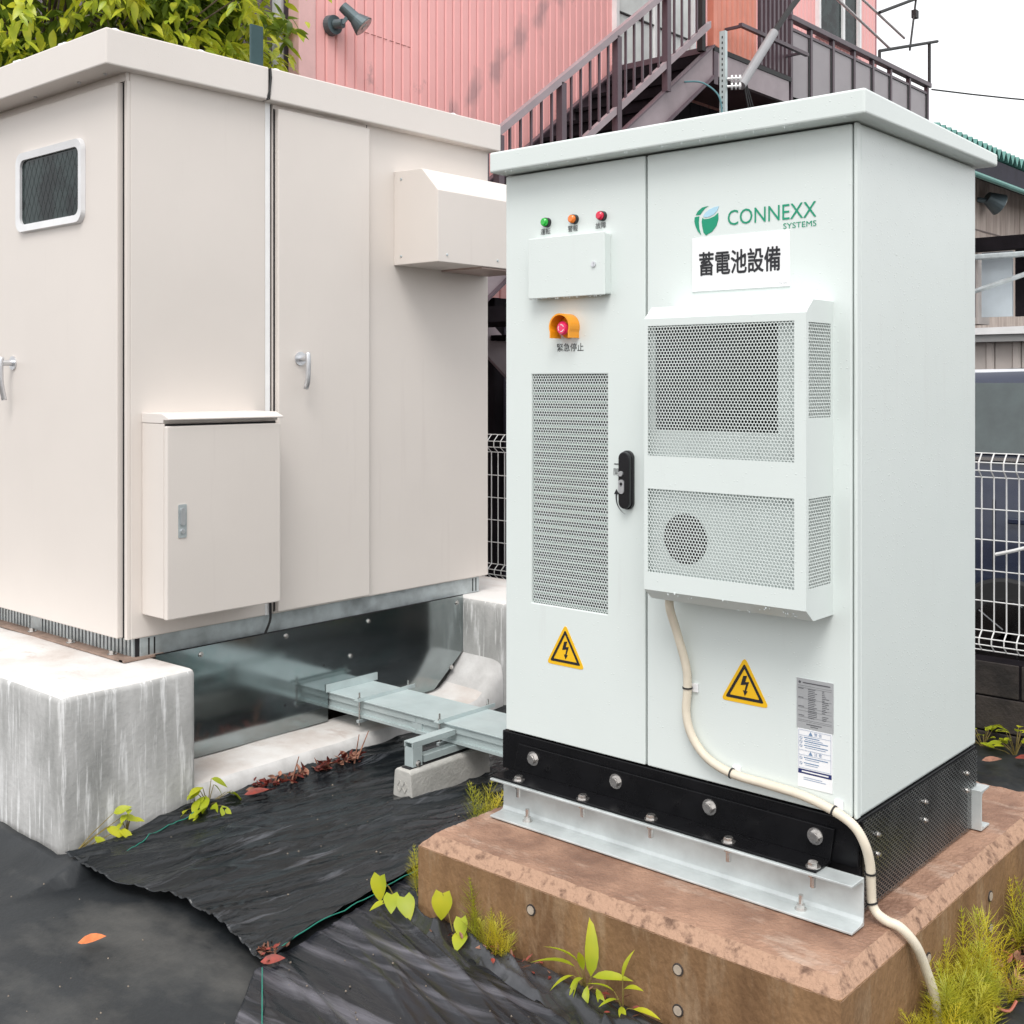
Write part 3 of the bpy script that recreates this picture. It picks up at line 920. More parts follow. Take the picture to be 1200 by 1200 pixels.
for a0 in (20, 140, 260):
    prev = None
    for i in range(6):
        t0, t1 = R(a0 + i * 14), R(a0 + (i + 1) * 14)
        rr = (0.0095, 0.0115)
        b.add([(ex + rr[0] * math.cos(t0), -0.0418, ez - 0.004 + rr[0] * math.sin(t0)), (ex + rr[1] * math.cos(t0), -0.0418, ez - 0.004 + rr[1] * math.sin(t0)),
               (ex + rr[1] * math.cos(t1), -0.0418, ez - 0.004 + rr[1] * math.sin(t1)), (ex + rr[0] * math.cos(t1), -0.0418, ez - 0.004 + rr[0] * math.sin(t1))], [(0, 1, 2, 3)])
b.build('arrow_marks', sign_white, es)
text_obj('緊急停止', cab, text_black, -0.976, -0.872, 1.732, 1.757, -0.0012)
# swing handle
b = MB()
b.prism(on_front(rrect(-0.705, 1.347, 0.046, 0.175, 0.0225, 8), 0.001), (0, -0.012, 0))
b.prism(on_front(rrect(-0.705, 1.347, 0.040, 0.168, 0.0195, 8), -0.011), (0, -0.014, 0))
hd = b.build('door_handle', black_plastic, cab, bevel=0.003)
b = MB()
b.prism(on_front(rrect(-0.712, 1.328, 0.020, 0.042, 0.0095, 6), -0.0251), (0, -0.003, 0))
kc = b.build('key_cylinder', alu, hd)
b = MB()
b.cyl((-0.712, -0.0282, 1.336), (-0.712, -0.0286, 1.336), 0.005, n=12)
b.box(-0.713, -0.711, -0.0287, -0.0284, 1.328, 1.336)
b.build('keyhole', black_gap, hd)
b = MB()
b.cyl((-0.714, -0.0251, 1.366), (-0.714, -0.030, 1.366), 0.0085, 0.0075, n=16)
b.build('dust_cover', alu, hd)
text_obj('開', cab, text_grey, -0.7585, -0.7395, 1.358, 1.379, -0.0012)
b = MB()
b.box(-0.757, -0.727, -0.0012, -0.0006, 1.391, 1.3935)
b.build('print_line', text_black, cab)
b = MB()                                                    # curved arrow
arc = []
for i in range(13):
    t = R(168 + 78 * i / 12)
    arc.append((-0.694 + 0.055 * math.cos(t), 1.292 + 0.052 * math.sin(t), 0.0045 * (1 - i / 13.5)))
V = []
for x, z, w in arc:
    V += [(x - w * 0.6, -0.0012, z), (x + w * 0.6, -0.0012, z + w * 0.35)]
b.add(V, [(2 * i, 2 * i + 1, 2 * i + 3, 2 * i + 2) for i in range(12)])
b.add([(-0.757, -0.0012, 1.302), (-0.738, -0.0012, 1.302), (-0.748, -0.0012, 1.318)], [(0, 1, 2)])
b.build('turn_arrow', text_black, cab, fixn=False)
# logo and name
lg = {'a': [(2, 52), (28, 50), (25, 80), (28, 115), (38, 150), (20, 130), (6, 100), (0, 75)],
      'b': [(8, 42), (20, 22), (45, 5), (80, 0), (60, 12), (45, 28), (34, 42)],
      'c': [(46, 60), (55, 68), (85, 68), (115, 58), (135, 42), (137, 75), (126, 110), (102, 138), (66, 155), (53, 140), (45, 105), (42, 80)],
      'd': [(50, 52), (62, 35), (85, 20), (115, 10), (140, 8), (130, 30), (112, 48), (85, 58), (60, 60)]}
L2 = lambda p: (-0.476 + p[0] / 140 * 0.080, -0.0014, 2.131 - p[1] / 155 * 0.082)
b = MB()
for k in 'abc':
    b.prism([L2(p) for p in lg[k]], (0, 0.001, 0))
lo = b.build('logo_mark', logo_green, cab)
b = MB()
b.prism([L2(p) for p in lg['d']], (0, 0.001, 0))
b.build('logo_leaf', logo_blue, lo)
text_obj('CONNEXX', cab, logo_green, -0.368, -0.102, 2.070, 2.112, -0.0014)
text_obj('SYSTEMS', cab, logo_green, -0.198, -0.102, 2.046, 2.061, -0.0014)
sp = box_obj('name_plate', sign_white, cab, -0.482, -0.178, -0.004, 0.0005, 1.892, 2.042, bevel=0.0008)
text_obj('蓄電池設備', sp, text_black, -0.457, -0.205, 1.936, 2.001, -0.0052, bold=0.0011)
text_obj('FS-06', sp, plate_grey, -0.209, -0.185, 1.899, 1.904, -0.0052)
# warning triangles
def rtri(cx, z0, z1, w, r):
    top, bl, br = Vector((cx, z1)), Vector((cx - w / 2, z0)), Vector((cx + w / 2, z0))
    pts = []
    P3 = [top, bl, br]
    for i in range(3):
        a, p, c = P3[i - 1], P3[i], P3[(i + 1) % 3]
        d1, d2 = (a - p).normalized(), (c - p).normalized()
        q0, q1 = p + d1 * r, p + d2 * r
        for k in range(5):
            t = k / 4
            pts.append(tuple(q0 * (1 - t) ** 2 + p * 2 * t * (1 - t) + q1 * t * t))
    return pts
for cx, z0, z1 in ((-0.943, 0.757, 0.888), (-0.315, 0.754, 0.883)):
    w = 0.150
    b = MB()
    b.prism(on_front(rtri(cx, z0, z1, w, 0.016), -0.0012), (0, 0.001, 0))
    wt = b.build('warning_sign', sign_yellow, cab)
    b = MB()
    o_, i_ = rtri(cx, z0 + 0.0105, z1 - 0.018, w * 0.80, 0.007), rtri(cx, z0 + 0.0185, z1 - 0.033, w * 0.615, 0.003)
    V = on_front(o_, -0.0022) + on_front(i_, -0.0022)
    n_ = len(o_)
    b.add(V, [(i, (i + 1) % n_, n_ + (i + 1) % n_, n_ + i) for i in range(n_)])
    b.build('border', text_black, wt, fixn=False)
    b = MB()
    zb = z0 + 0.022
    S = lambda p: (cx + p[0] * 0.001, -0.0022, zb + p[1] * 0.001)
    b.prism([S(p) for p in [(-4, 54), (8, 56), (2, 38), (14, 40), (5, 14), (10, 14), (1, 0), (-5, 15), (0, 14), (5, 31), (-12, 28)]], (0, 0.0006, 0))
    b.build('lightning_bolt', text_black, wt)
# rating plate and caution sticker
rp_ = box_obj('rating_plate', plate_grey, cab, -0.158, -0.054, -0.0022, 0.0004, 0.722, 0.853)
b = MB()
def rule(b, x0, x1, z, h, y=-0.0030):
    b.add([(x0, y, z), (x1, y, z), (x1, y, z + h), (x0, y, z + h)], [(0, 1, 2, 3)])
for k, z in enumerate([0.834, 0.829, 0.800, 0.776, 0.768, 0.752, 0.744, 0.740]):
    rule(b, -0.154, -0.058, z, 0.0006)
for k in range(17):
    z = 0.826 - k * 0.0047
    rule(b, -0.125, -0.125 + random.uniform(0.018, 0.027), z, 0.0016)
    if random.random() < 0.85:
        rule(b, -0.085, -0.085 + random.uniform(0.006, 0.02), z, 0.0016)
    if k % 5 == 0:
        rule(b, -0.153, -0.153 + random.uniform(0.014, 0.022), z, 0.0016)
rule(b, -0.130, -0.086, 0.733, 0.002)
rule(b, -0.118, -0.097, 0.728, 0.0018)
rule(b, -0.140, -0.062, 0.841, 0.003)
b.cyl((-0.149, -0.0026, 0.843), (-0.149, -0.0031, 0.843), 0.0035, n=10)
b.build('print_rows', text_grey, rp_, fixn=False)
cs = box_obj('caution_sticker', sign_white, cab, -0.155, -0.057, -0.0018, 0.0004, 0.566, 0.7205)
b = MB()
for z in (0.717, 0.703, 0.664, 0.651, 0.617):
    rule(b, -0.152, -0.060, z, 0.0008)
rule(b, -0.152, -0.1513, 0.617, 0.100)
rule(b, -0.0607, -0.060, 0.617, 0.100)
for z0_ in (0.696, 0.686, 0.675, 0.643, 0.629):
    cx_ = -0.1455
    for i in range(12):
        t0, t1 = R(i * 30), R(i * 30 + 30)
        b.add([(cx_ + r_ * math.cos(t), -0.0024, z0_ + r_ * math.sin(t)) for r_, t in ((0.0034, t0), (0.0042, t0), (0.0042, t1), (0.0034, t1))], [(0, 1, 2, 3)])
    b.add([(cx_ - 0.003, -0.0024, z0_ + 0.0022), (cx_ - 0.0024, -0.0024, z0_ + 0.003), (cx_ + 0.003, -0.0024, z0_ - 0.0022), (cx_ + 0.0024, -0.0024, z0_ - 0.003)], [(0, 1, 2, 3)])
    rule(b, -0.137, -0.137 + random.uniform(0.035, 0.07), z0_ + 0.001, 0.0024, -0.0024)
    rule(b, -0.134, -0.134 + random.uniform(0.03, 0.06), z0_ - 0.0038, 0.0014, -0.0024)
for z0_ in (0.705, 0.653):
    b.add([(x, -0.0024, z) for x, z in ((-0.124, z0_), (-0.112, z0_), (-0.118, z0_ + 0.0105))], [(0, 1, 2)])
rule(b, -0.138, -0.085, 0.592, 0.0014, -0.0024)
rule(b, -0.138, -0.075, 0.587, 0.0014, -0.0024)
b.build('print_rows', text_blue, cs, fixn=False)
b = MB()
rule(b, -0.1535, -0.0585, 0.602, 0.012, -0.0024)
b.build('navy_band', text_navy, cs, fixn=False)
text_obj('警 告', cs, text_blue, -0.108, -0.086, 0.706, 0.7145, -0.0024)
text_obj('注 意', cs, text_blue, -0.108, -0.086, 0.654, 0.6625, -0.0024)
b = MB()
rule(b, -0.143, -0.067, 0.6065, 0.0035, -0.0030)
b.build('band_print', sign_white, cs, fixn=False)

# cooling unit on the right door
ax0, ax1, ayf = -0.545, -0.055, -0.150
zb0, zb1, zt0, zt1, yc = 1.032, 1.062, 1.811, 1.845, -0.112
ac = plate([ax0, -0.533, -0.088, ax1], [zb1, 1.112, 1.342, 1.433, 1.791, zt0], {(1, 1), (1, 3)}, lambda u, v: (u, ayf, v), (0, 1, 0), 0.002)
ai0, ai1 = ax0 + 0.0021, ax1 - 0.0021
ac.prism([(ai0, ayf, zt0), (ai0, yc, zt1), (ai0, yc + 0.002, zt1 - 0.002), (ai0, ayf + 0.002, zt0 - 0.001)], (ai1 - ai0, 0, 0))
ac.box(ai0, ai1, yc, 0.0, zt1 - 0.002, zt1)
ac.prism([(ai0, ayf, zb1), (ai0, yc, zb0), (ai0, yc + 0.002, zb0 + 0.002), (ai0, ayf + 0.002, zb1 + 0.001)], (ai1 - ai0, 0, 0))
ac.box(ai0, ai1, yc, 0.0, zb0, zb0 + 0.002)
sidep = plate([ayf + 0.0021, -0.137, -0.014, 0.0], [zb1, 1.115, 1.342, 1.545, 1.787, zt0], {(1, 1), (1, 3)}, lambda u, v: (ax1, u, v), (-1, 0, 0), 0.002)
ac.add(sidep.v, sidep.f)
for xx in (ax0, ax1 - 0.002):
    ac.prism([(xx, ayf, zt0), (xx, yc, zt1), (xx, 0, zt1), (xx, 0, zt0)], (0.002, 0, 0))
    ac.prism([(xx, ayf, zb1), (xx, yc, zb0), (xx, 0, zb0), (xx, 0, zb1)], (0.002, 0, 0))
ac.box(ax0, ax0 + 0.002, ayf + 0.0021, 0, zb1, zt0)
acu = ac.build('cooling_unit', cab_white, cab)
perforated('upper_grille', cab_plain, acu, lambda u, v: (-0.538 + u, ayf + 0.001, 1.428 + v), 0.455, 0.368, 0.0096, 0.0044, (0, 1, 0))
perforated('lower_grille', cab_plain, acu, lambda u, v: (-0.538 + u, ayf + 0.001, 1.107 + v), 0.455, 0.240, 0.0096, 0.0044, (0, 1, 0))
perforated('side_grille', cab_plain, acu, lambda u, v: (ax1 - 0.001, -0.142 + u, 1.540 + v), 0.133, 0.252, 0.0096, 0.0044, (-1, 0, 0))
perforated('side_grille', cab_plain, acu, lambda u, v: (ax1 - 0.001, -0.142 + u, 1.110 + v), 0.133, 0.237, 0.0096, 0.0044, (-1, 0, 0))
b = plate([ax0 + 0.004, -0.523, -0.145, ax1 - 0.02], [1.05, 1.505, 1.789, 1.82], {(1, 1)}, lambda u, v: (u, -0.128, v), (0, 1, 0), 0.002)
b.build('inner_plate', mat('ac_inner_plate', (0.62, 0.68, 0.665), 0.5), acu)
box_obj('condenser_back', black_gap, acu, -0.53, -0.14, -0.105, -0.103, 1.50, 1.795)
b = MB()
for i in range(40):
    x = -0.521 + i * 0.0095
    b.box(x, x + 0.0012, -0.1265, -0.106, 1.506, 1.788)
b.build('condenser_fins', mat('fin_dark', (0.05, 0.06, 0.062), 0.5, 0.3), acu)
fx, fz = -0.424, 1.209
b = MB()
b.cyl((fx, -0.1282, fz), (fx, -0.1292, fz), 0.069, n=40)
fan = b.build('fan_opening', black_gap, acu)
b = MB()
b.cyl((fx, -0.1292, fz), (fx, -0.1335, fz), 0.020, n=20)
for i in range(7):
    t = 2 * math.pi * i / 7
    p = lambda r, a, y: (fx + r * math.cos(t + a), y, fz + r * math.sin(t + a))
    b.add([p(0.018, 0, -0.131), p(0.064, 0.15, -0.1300), p(0.064, 0.75, -0.1335), p(0.018, 0.55, -0.1335)], [(0, 1, 2, 3)])
b.build('fan_blades', mat('fan_dark', (0.06, 0.055, 0.06), 0.4), fan, fixn=False)
b = MB()
for i in range(22):
    x = random.uniform(ax0 + 0.02, ax1 - 0.03)
    k = random.random()
    y, z = ayf + (yc - ayf) * k, zb1 + (zb0 - zb1) * k
    r = random.uniform(0.0015, 0.0032)
    b.cyl((x, y, z), (x, y - r * 0.5, z - r * 1.4), r, r * 0.5, n=6)
o = b.build('hanging_drops', MATS['water_drop'], acu)
o['kind'] = 'stuff'

# black base frame with angle and bolts
bf = MB()
bf.box(-1.205, 0.012, 0.001, 0.845, 0.3885, 0.5095)
bfr = bf.build('base_frame', black_paint, cab, bevel=0.003)
b = MB()
b.prism([(-1.150, -0.0005, 0.394), (-0.060, -0.0005, 0.394), (-0.048, -0.0005, 0.478), (-1.128, -0.0005, 0.482)], (0, -0.008, 0))
b.prism([(-1.158, -0.0085, 0.3885), (-0.057, -0.0085, 0.3885), (-0.057, -0.094, 0.3885), (-1.168, -0.094, 0.3885)], (0, 0, 0.007))
b.build('angle_bracket', black_paint, bfr, bevel=0.0015)
for x in (-1.066, -0.744, -0.421, -0.101):
    hexbolt(bfr, (x, -0.0088, 0.448), (0, -1, 0), 0.0155, 0.011)
for x in (-1.069, -0.817, -0.573, -0.321, -0.074):
    hexbolt(bfr, (x, -0.076, 0.3958), (0, 0, 1), 0.0135, 0.010, shank=0.052)
    b = MB()
    b.cyl((x, -0.076, 0.3815), (x, -0.076, 0.371), 0.0125, n=6)
    b.build('nut', bolt_steel, bfr)
# perforated skirts at the sides
mesh_dark = mat('skirt_sheet', (0.26, 0.27, 0.27), 0.30, 0.8, var=0.25, vscale=4, rvar=0.08)
for xs_, nv_ in ((0.0155, (-1, 0, 0)), (-1.2085, (1, 0, 0))):
    sk = perforated('skirt', mesh_dark, cab, lambda u, v: (xs_, 0.018 + u * 2.6, 0.270 + v), 0.826 / 2.6, 0.236, 0.0082, 0.0037, nv_, depth=0.001)
    for y in (0.112, 0.431, 0.754):
        for z in (0.447, 0.395):
            hexbolt(sk, (xs_, y, z), (-nv_[0], 0, 0), 0.0055, 0.005)
b = MB()
b.box(-1.198, 0.004, 0.022, 0.79, 0.268, 0.387)
b.build('skirt_backing', black_gap, cab)
b = MB()
b.box(0.0135, 0.0175, 0.0165, 0.0205, 0.270, 0.506)
b.build('skirt_edge', black_paint, cab)

# ------------------------------------------------------------------ DRAIN HOSE
hp = [(-0.518, -0.062, 1.045), (-0.520, -0.060, 1.000), (-0.512, -0.035, 0.927), (-0.492, -0.020, 0.834), (-0.488, -0.018, 0.772), (-0.492, -0.018, 0.701), (-0.474, -0.018, 0.640),
      (-0.425, -0.018, 0.588), (-0.346, -0.018, 0.561), (-0.233, -0.018, 0.555), (-0.133, -0.018, 0.549), (-0.045, -0.019, 0.530), (0.010, -0.020, 0.506),
      (0.038, -0.016, 0.465), (0.046, -0.002, 0.410), (0.046, 0.004, 0.350), (0.048, 0.006, 0.310), (0.062, 0.006, 0.288), (0.090, 0.002, 0.279), (0.122, 0.008, 0.270), (0.150, 0.034, 0.225), (0.160, 0.075, 0.150),
      (0.168, 0.115, 0.060), (0.172, 0.135, -0.04)]
def catmull(P, per):
    P = [Vector(p) for p in P]
    out = []
    for i in range(len(P) - 1):
        p0, p1, p2, p3 = P[max(i - 1, 0)], P[i], P[i + 1], P[min(i + 2, len(P) - 1)]
        k = max(2, int((p2 - p1).length / per))
        for j in range(k):
            t = j / k
            out.append(0.5 * ((2 * p1) + (-p0 + p2) * t + (2 * p0 - 5 * p1 + 4 * p2 - p3) * t * t + (-p0 + 3 * p1 - 3 * p2 + p3) * t ** 3))
    out.append(P[-1])
    return out
path = catmull(hp, 0.0026)
hose = thing('drain_hose', (0.172, 0.135, -0.04), 'cream ribbed drain hose from the cooling unit down over the plinth edge', 'hose')
rs = [0.0127 if i % 2 else 0.0116 for i in range(len(path))]
MB().tube(path, rs, n=14).build('hose_tube', hose_cream, hose, smooth=True)
def tie_at(q, th=0.0022):
    i = min(range(len(path)), key=lambda k: (path[k] - Vector(q)).length)
    d = (path[min(i + 2, len(path) - 1)] - path[max(i - 2, 0)]).normalized()
    b = MB()
    b.cyl(path[i] - d * th, path[i] + d * th, 0.0148, n=16)
    b.build('cable_tie', rubber, hose)
for q in ((-0.488, -0.018, 0.772), (-0.346, -0.018, 0.561), (-0.045, -0.019, 0.530), (0.046, 0.0, 0.39), (0.047, 0.006, 0.312)):
    tie_at(q)
for x, z in ((-0.476, 0.772), (-0.340, 0.567), (-0.040, 0.542)):
    box_obj('tie_mount', sign_white, hose, x - 0.010, x + 0.014, -0.0065, -0.0006, z - 0.012, z + 0.012, bevel=0.001)

# ------------------------------------------------------------------ CONTAINER FOUNDATION
fnd = thing('concrete_foundation', (-3.8, 0.5, -0.12), 'white streaked concrete foundation under the beige equipment enclosure', 'foundation')
def rounded_block(name, x0, x1, y0, y1, z0, z1, r, m, parent, wob=0.006):
    bm = bmesh.new()
    V = [bm.verts.new(p) for p in [(x0, y0, z0), (x1, y0, z0), (x1, y1, z0), (x0, y1, z0), (x0, y0, z1), (x1, y0, z1), (x1, y1, z1), (x0, y1, z1)]]
    for f in [(0, 3, 2, 1), (4, 5, 6, 7), (0, 1, 5, 4), (1, 2, 6, 5), (2, 3, 7, 6), (3, 0, 4, 7)]:
        bm.faces.new([V[i] for i in f])
    ed = [e for e in bm.edges if max(e.verts[0].co.z, e.verts[1].co.z) > z1 - 1e-5]
    bmesh.ops.bevel(bm, geom=ed, offset=r, segments=4, affect='EDGES', profile=0.5)
    bmesh.ops.subdivide_edges(bm, edges=[e for e in bm.edges if e.calc_length() > 0.2], cuts=10, use_grid_fill=True)
    off = wloc(parent)
    for v in bm.verts:
        c = v.co
        v.co = c + Vector((nz(c.x * 3, c.y * 3, c.z * 3) * wob, nz(c.x * 3 + 7, c.y * 3, c.z * 3) * wob, nz(c.x * 3, c.y * 3 + 5, c.z * 3) * wob)) - off
    bmesh.ops.recalc_face_normals(bm, faces=bm.faces)
    me = bpy.data.meshes.new(name)
    bm.to_mesh(me)
    bm.free()
    for p in me.polygons:
        p.use_smooth = True
    me.materials.append(m)
    me.materials.append(conc_top)
    for p in me.polygons:
        if p.normal.z > 0.6:
            p.material_index = 1
    o = bpy.data.objects.new(name, me)
    COL.objects.link(o)
    o.parent = parent
    return o
rounded_block('end_wall', -5.2, -2.49, -0.838, -0.29, -0.119, 0.556, 0.026, conc_white, fnd)
rounded_block('end_wall', -5.2, -2.49, 1.452, 2.0, -0.119, 0.560, 0.035, conc_white, fnd)
b = MB()
prof = [(-2.78, -0.118), (-2.485, -0.118), (-2.495, 0.04), (-2.505, 0.085), (-2.525, 0.104), (-2.56, 0.112), (-2.78, 0.118)]
n_ = 46
V, F_ = [], []
for i in range(n_ + 1):
    y = -0.292 + 1.746 * i / n_
    lift = 0.16 * max(0, (y - 1.28) / 0.17) ** 1.6
    for x, z in prof:
        V.append((x + 0.006 * nz(y * 4, z * 9, 1), y, z + 0.005 * nz(x * 6, y * 6, 3) + (lift if z > 0 else 0)))
k_ = len(prof)
for i in range(n_):
    for j in range(k_ - 1):
        F_.append((i * k_ + j, i * k_ + j + 1, (i + 1) * k_ + j + 1, (i + 1) * k_ + j))
b.add(V, F_)
kb = b.build('kerb', conc_side, fnd, smooth=True)
kb.data.materials.append(conc_top)
for p_ in kb.data.polygons:
    if abs(p_.normal.z) > 0.75:
        p_.material_index = 1
box_obj('side_wall', conc_white, fnd, -5.2, -4.9, -0.29, 1.452, -0.119, 0.55)

# ------------------------------------------------------------------ EQUIPMENT ENCLOSURE
enc = thing('equipment_enclosure', (-3.8, 0.62, 0.56), 'large beige metal equipment enclosure with windowed door on a concrete foundation', 'enclosure')
EX, EY0, EY1, EZ0, EZ1 = -2.775, -0.400, 1.657, 0.640, 2.846
EXL = -4.86
SEAM = 0.250
box_obj('front_module', beige, enc, EXL, EX, EY0, SEAM - 0.008, EZ0, EZ1, bevel=0.006)
box_obj('rear_module', beige, enc, EXL, EX, SEAM + 0.030, EY1, EZ0, EZ1, bevel=0.006)
box_obj('joint_seal', seal_white, enc, EXL + 0.02, EX - 0.002, SEAM - 0.009, SEAM + 0.016, EZ0, EZ1 + 0.001)
box_obj('joint_gap', black_gap, enc, EXL + 0.02, EX - 0.016, SEAM + 0.0165, SEAM + 0.031, EZ0, EZ1 + 0.001)
# roof caps, one per module
for y0, y1 in ((-0.530, 0.222), (0.231, 1.700)):
    b = MB()
    b.box(EXL - 0.04, EX + 0.050, y0, y1, 2.836, 2.974)
    rf = b.build('roof_cap', beige_roof, enc, bevel=0.006)
    for (x, y) in ((EX - 0.01, y0 + 0.07), (EX - 0.32, y0 + 0.04), (EX - 0.70, y0 + 0.04), (EX - 1.05, y0 + 0.04), (EX - 0.01, y1 - 0.30)):
        m_ = MB()
        m_.cyl((x, y, 2.973), (x, y, 2.982), 0.032, n=20)
        m_.cyl((x, y, 2.982), (x, y, 2.992), 0.028, 0.012, n=20)
        m_.build('bolt_cap', sign_white, rf)
b = MB()                                                     # sealant line between the caps
b.tube([(EX + 0.052, 0.227, 2.970), (EX + 0.054, 0.229, 2.93), (EX + 0.053, 0.222, 2.87), (EX + 0.046, 0.212, 2.836)], 0.005, n=6)
b.box(EXL, EX + 0.046, 0.223, 0.230, 2.84, 2.970)
b.build('roof_joint', rubber, enc)
b = MB()
b.bar((EX - 0.03, 0.216, 2.975), (EX - 0.03, 0.216, 3.165), 0.012, 0.062, up=(0, 1, 0))
b.build('roof_bracket', mat('dark_teal_steel', (0.035, 0.075, 0.08), 0.5, 0.3), enc)
# soffit strip above the end doors
box_obj('end_header', beige, enc, EXL, EX - 0.005, EY0 - 0.014, EY0 - 0.001, 2.803, 2.8355)
for x in (-2.86, -3.06, -3.42, -3.78):
    m_ = MB()
    m_.cyl((x, -0.455, 2.8362), (x, -0.455, 2.830), 0.008, n=10)
    m_.build('screw', alu, enc)
# end doors (facing -Y)
dr = box_obj('end_door', beige, enc, -3.790, -2.812, EY0 - 0.036, EY0 - 0.003, 0.645, 2.799, bevel=0.005)
box_obj('end_door', beige, enc, -4.80, -3.797, EY0 - 0.036, EY0 - 0.003, 0.645, 2.799, bevel=0.005)
box_obj('door_gap', black_gap, enc, -2.8118, -2.795, EY0 - 0.010, EY0 - 0.0008, 0.645, 2.80)
box_obj('corner_post', beige, enc, -2.7948, EX - 0.0002, EY0 - 0.0125, EY0 - 0.0005, 0.642, 2.802)
wy = EY0 - 0.036
wcx, wcz, ww, wh = -3.325, 2.448, 0.560, 0.345
b = MB()
o_, i_ = rrect(wcx, wcz, ww, wh, 0.05, 7), rrect(wcx, wcz, ww - 0.07, wh - 0.07, 0.032, 7)
n_ = len(o_)
V = on_front(o_, wy - 0.0005) + on_front(rrect(wcx, wcz, ww - 0.010, wh - 0.010, 0.047, 7), wy - 0.018) + on_front(i_, wy - 0.014) + on_front(i_, wy - 0.002)
F_ = []
for r_ in range(3):
    F_ += [(r_ * n_ + i, r_ * n_ + (i + 1) % n_, (r_ + 1) * n_ + (i + 1) % n_, (r_ + 1) * n_ + i) for i in range(n_)]
b.add(V, F_)
wf = b.build('window_frame', white_frame, dr, smooth=False)
b = MB()
b.prism(on_front(rrect(wcx, wcz, ww - 0.066, wh - 0.066, 0.032, 7), wy - 0.003), (0, 0.002, 0))
gl = b.build('window_pane', dark_glass, dr)
# wire net in the pane: crossing diagonals clipped to the pane
b = MB()
hw, hh = (ww - 0.09) / 2, (wh - 0.09) / 2
for s in (1, -1):
    for i in range(-22, 23):
        c = i * 0.040
        pts = []
        for t in (-1, 1):
            pass
        x_lo, x_hi = -hw, hw
        # line z = s*2.0*(x - c)
        xa, xb = c - hh / 2.0, c + hh / 2.0
        a0, a1 = max(x_lo, xa), min(x_hi, xb)
        if a1 - a0 < 0.01:
            continue
        b.bar((wcx + a0, wy - 0.0038, wcz + s * 2.0 * (a0 - c)), (wcx + a1, wy - 0.0038, wcz + s * 2.0 * (a1 - c)), 0.0010, 0.0006, up=(0, 1, 0))
o = b.build('wire_net', wire_grey, dr)
o['kind'] = 'stuff'
# lever handle on the end door
def lever(parent, p, out, down=0.16, side=(1, 0, 0)):
    p, out, side = Vector(p), Vector(out), Vector(side)
    b = MB()
    b.cyl(p, p + out * 0.006, 0.030, n=22)
    b.cyl(p + out * 0.006, p + out * 0.050, 0.013, n=16)
    h = b.build('lever_handle', alu, parent, smooth=False)
    b = MB()
    q = p + out * 0.052
    pts = [q + Vector((0, 0, 0.025)), q + Vector((0, 0, 0)) + out * 0.004, q + Vector((0, 0, -0.05)) + out * 0.004, q + Vector((0, 0, -0.10)), q + Vector((0, 0, -down)) - out * 0.012]
    b.tube(catmull(pts, 0.012), 0.0115, n=10)
    b.build('lever', alu, h, smooth=True)
lever(dr, (-3.655, wy, 1.722), (0, -1, 0))
# proud panel door on the long side with its handle
pd = box_obj('side_door', beige, enc, EX + 0.0005, EX + 0.028, 0.288, 0.812, 0.652, 2.815, bevel=0.005)
lever(pd, (EX + 0.028, 0.405, 1.742), (1, 0, 0), 0.13)
box_obj('door_gap', black_gap, enc, EX + 0.0004, EX + 0.004, 0.2815, 0.2875, 0.652, 2.815)
# wall split line and lower lip
box_obj('split_line', black_gap, enc, EX - 0.001, EX + 0.0015, 0.815, 0.8175, 2.70, 2.834)
# ventilation hood
hx = EX + 0.295
b = MB()
b.prism([(EX, 0.99, 2.195), (hx, 0.99, 2.195), (hx, 0.99, 2.525), (EX + 0.19, 0.99, 2.635), (EX, 0.99, 2.642)], (0, 0.66, 0))
hood = b.build('vent_hood', beige, enc, bevel=0.003)
b = MB()
b.box(EX + 0.012, hx - 0.012, 1.30, 1.640, 2.186, 2.1948)
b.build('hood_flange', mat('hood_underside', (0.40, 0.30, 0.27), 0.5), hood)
for p, d in (((EX + 0.05, 0.99, 2.60), (0, -1, 0)), ((EX + 0.05, 0.99, 2.235), (0, -1, 0)), ((hx, 1.05, 2.23), (1, 0, 0)), ((hx, 1.40, 2.23), (1, 0, 0))):
    m_ = MB()
    m_.cyl(Vector(p), Vector(p) + Vector(d) * 0.004, 0.007, 0.005, n=10)
    m_.build('screw', galv, hood)
# junction box with rain canopy
jx = EX + 0.180
jb = box_obj('junction_box', beige, enc, EX + 0.0005, jx - 0.028, -0.350, 0.180, 0.733, 1.480, bevel=0.004)
jd = box_obj('box_door', beige, jb, jx - 0.0235, jx, -0.352, 0.183, 0.731, 1.470, bevel=0.005)
box_obj('door_gasket', black_gap, jb, jx - 0.0278, jx - 0.0237, -0.344, 0.175, 0.738, 1.478)
b = MB()
b.prism([(EX + 0.0004, -0.352, 1.4805), (jx - 0.030, -0.352, 1.4805), (jx - 0.026, -0.352, 1.493), (jx + 0.012, -0.352, 1.493), (jx + 0.012, -0.352, 1.499), (jx - 0.035, -0.352, 1.517), (EX + 0.0004, -0.352, 1.519)], (0, 0.540, 0))
b.build('canopy', beige_roof, jb, bevel=0.002)
b = MB()
b.prism([(jx + 0.0004, y, z) for y, z in rrect(-0.286, 1.105, 0.036, 0.128, 0.004, 3)], (0.003, 0, 0))
ph = b.build('flush_handle', galv, jd)
b = MB()
b.prism([(jx + 0.0036, y, z) for y, z in rrect(-0.286, 1.122, 0.020, 0.066, 0.009, 5)], (0.005, 0, 0))
b.cyl((jx + 0.0036, -0.286, 1.066), (jx + 0.009, -0.286, 1.066), 0.009, n=16)
b.build('paddle', alu, jd)
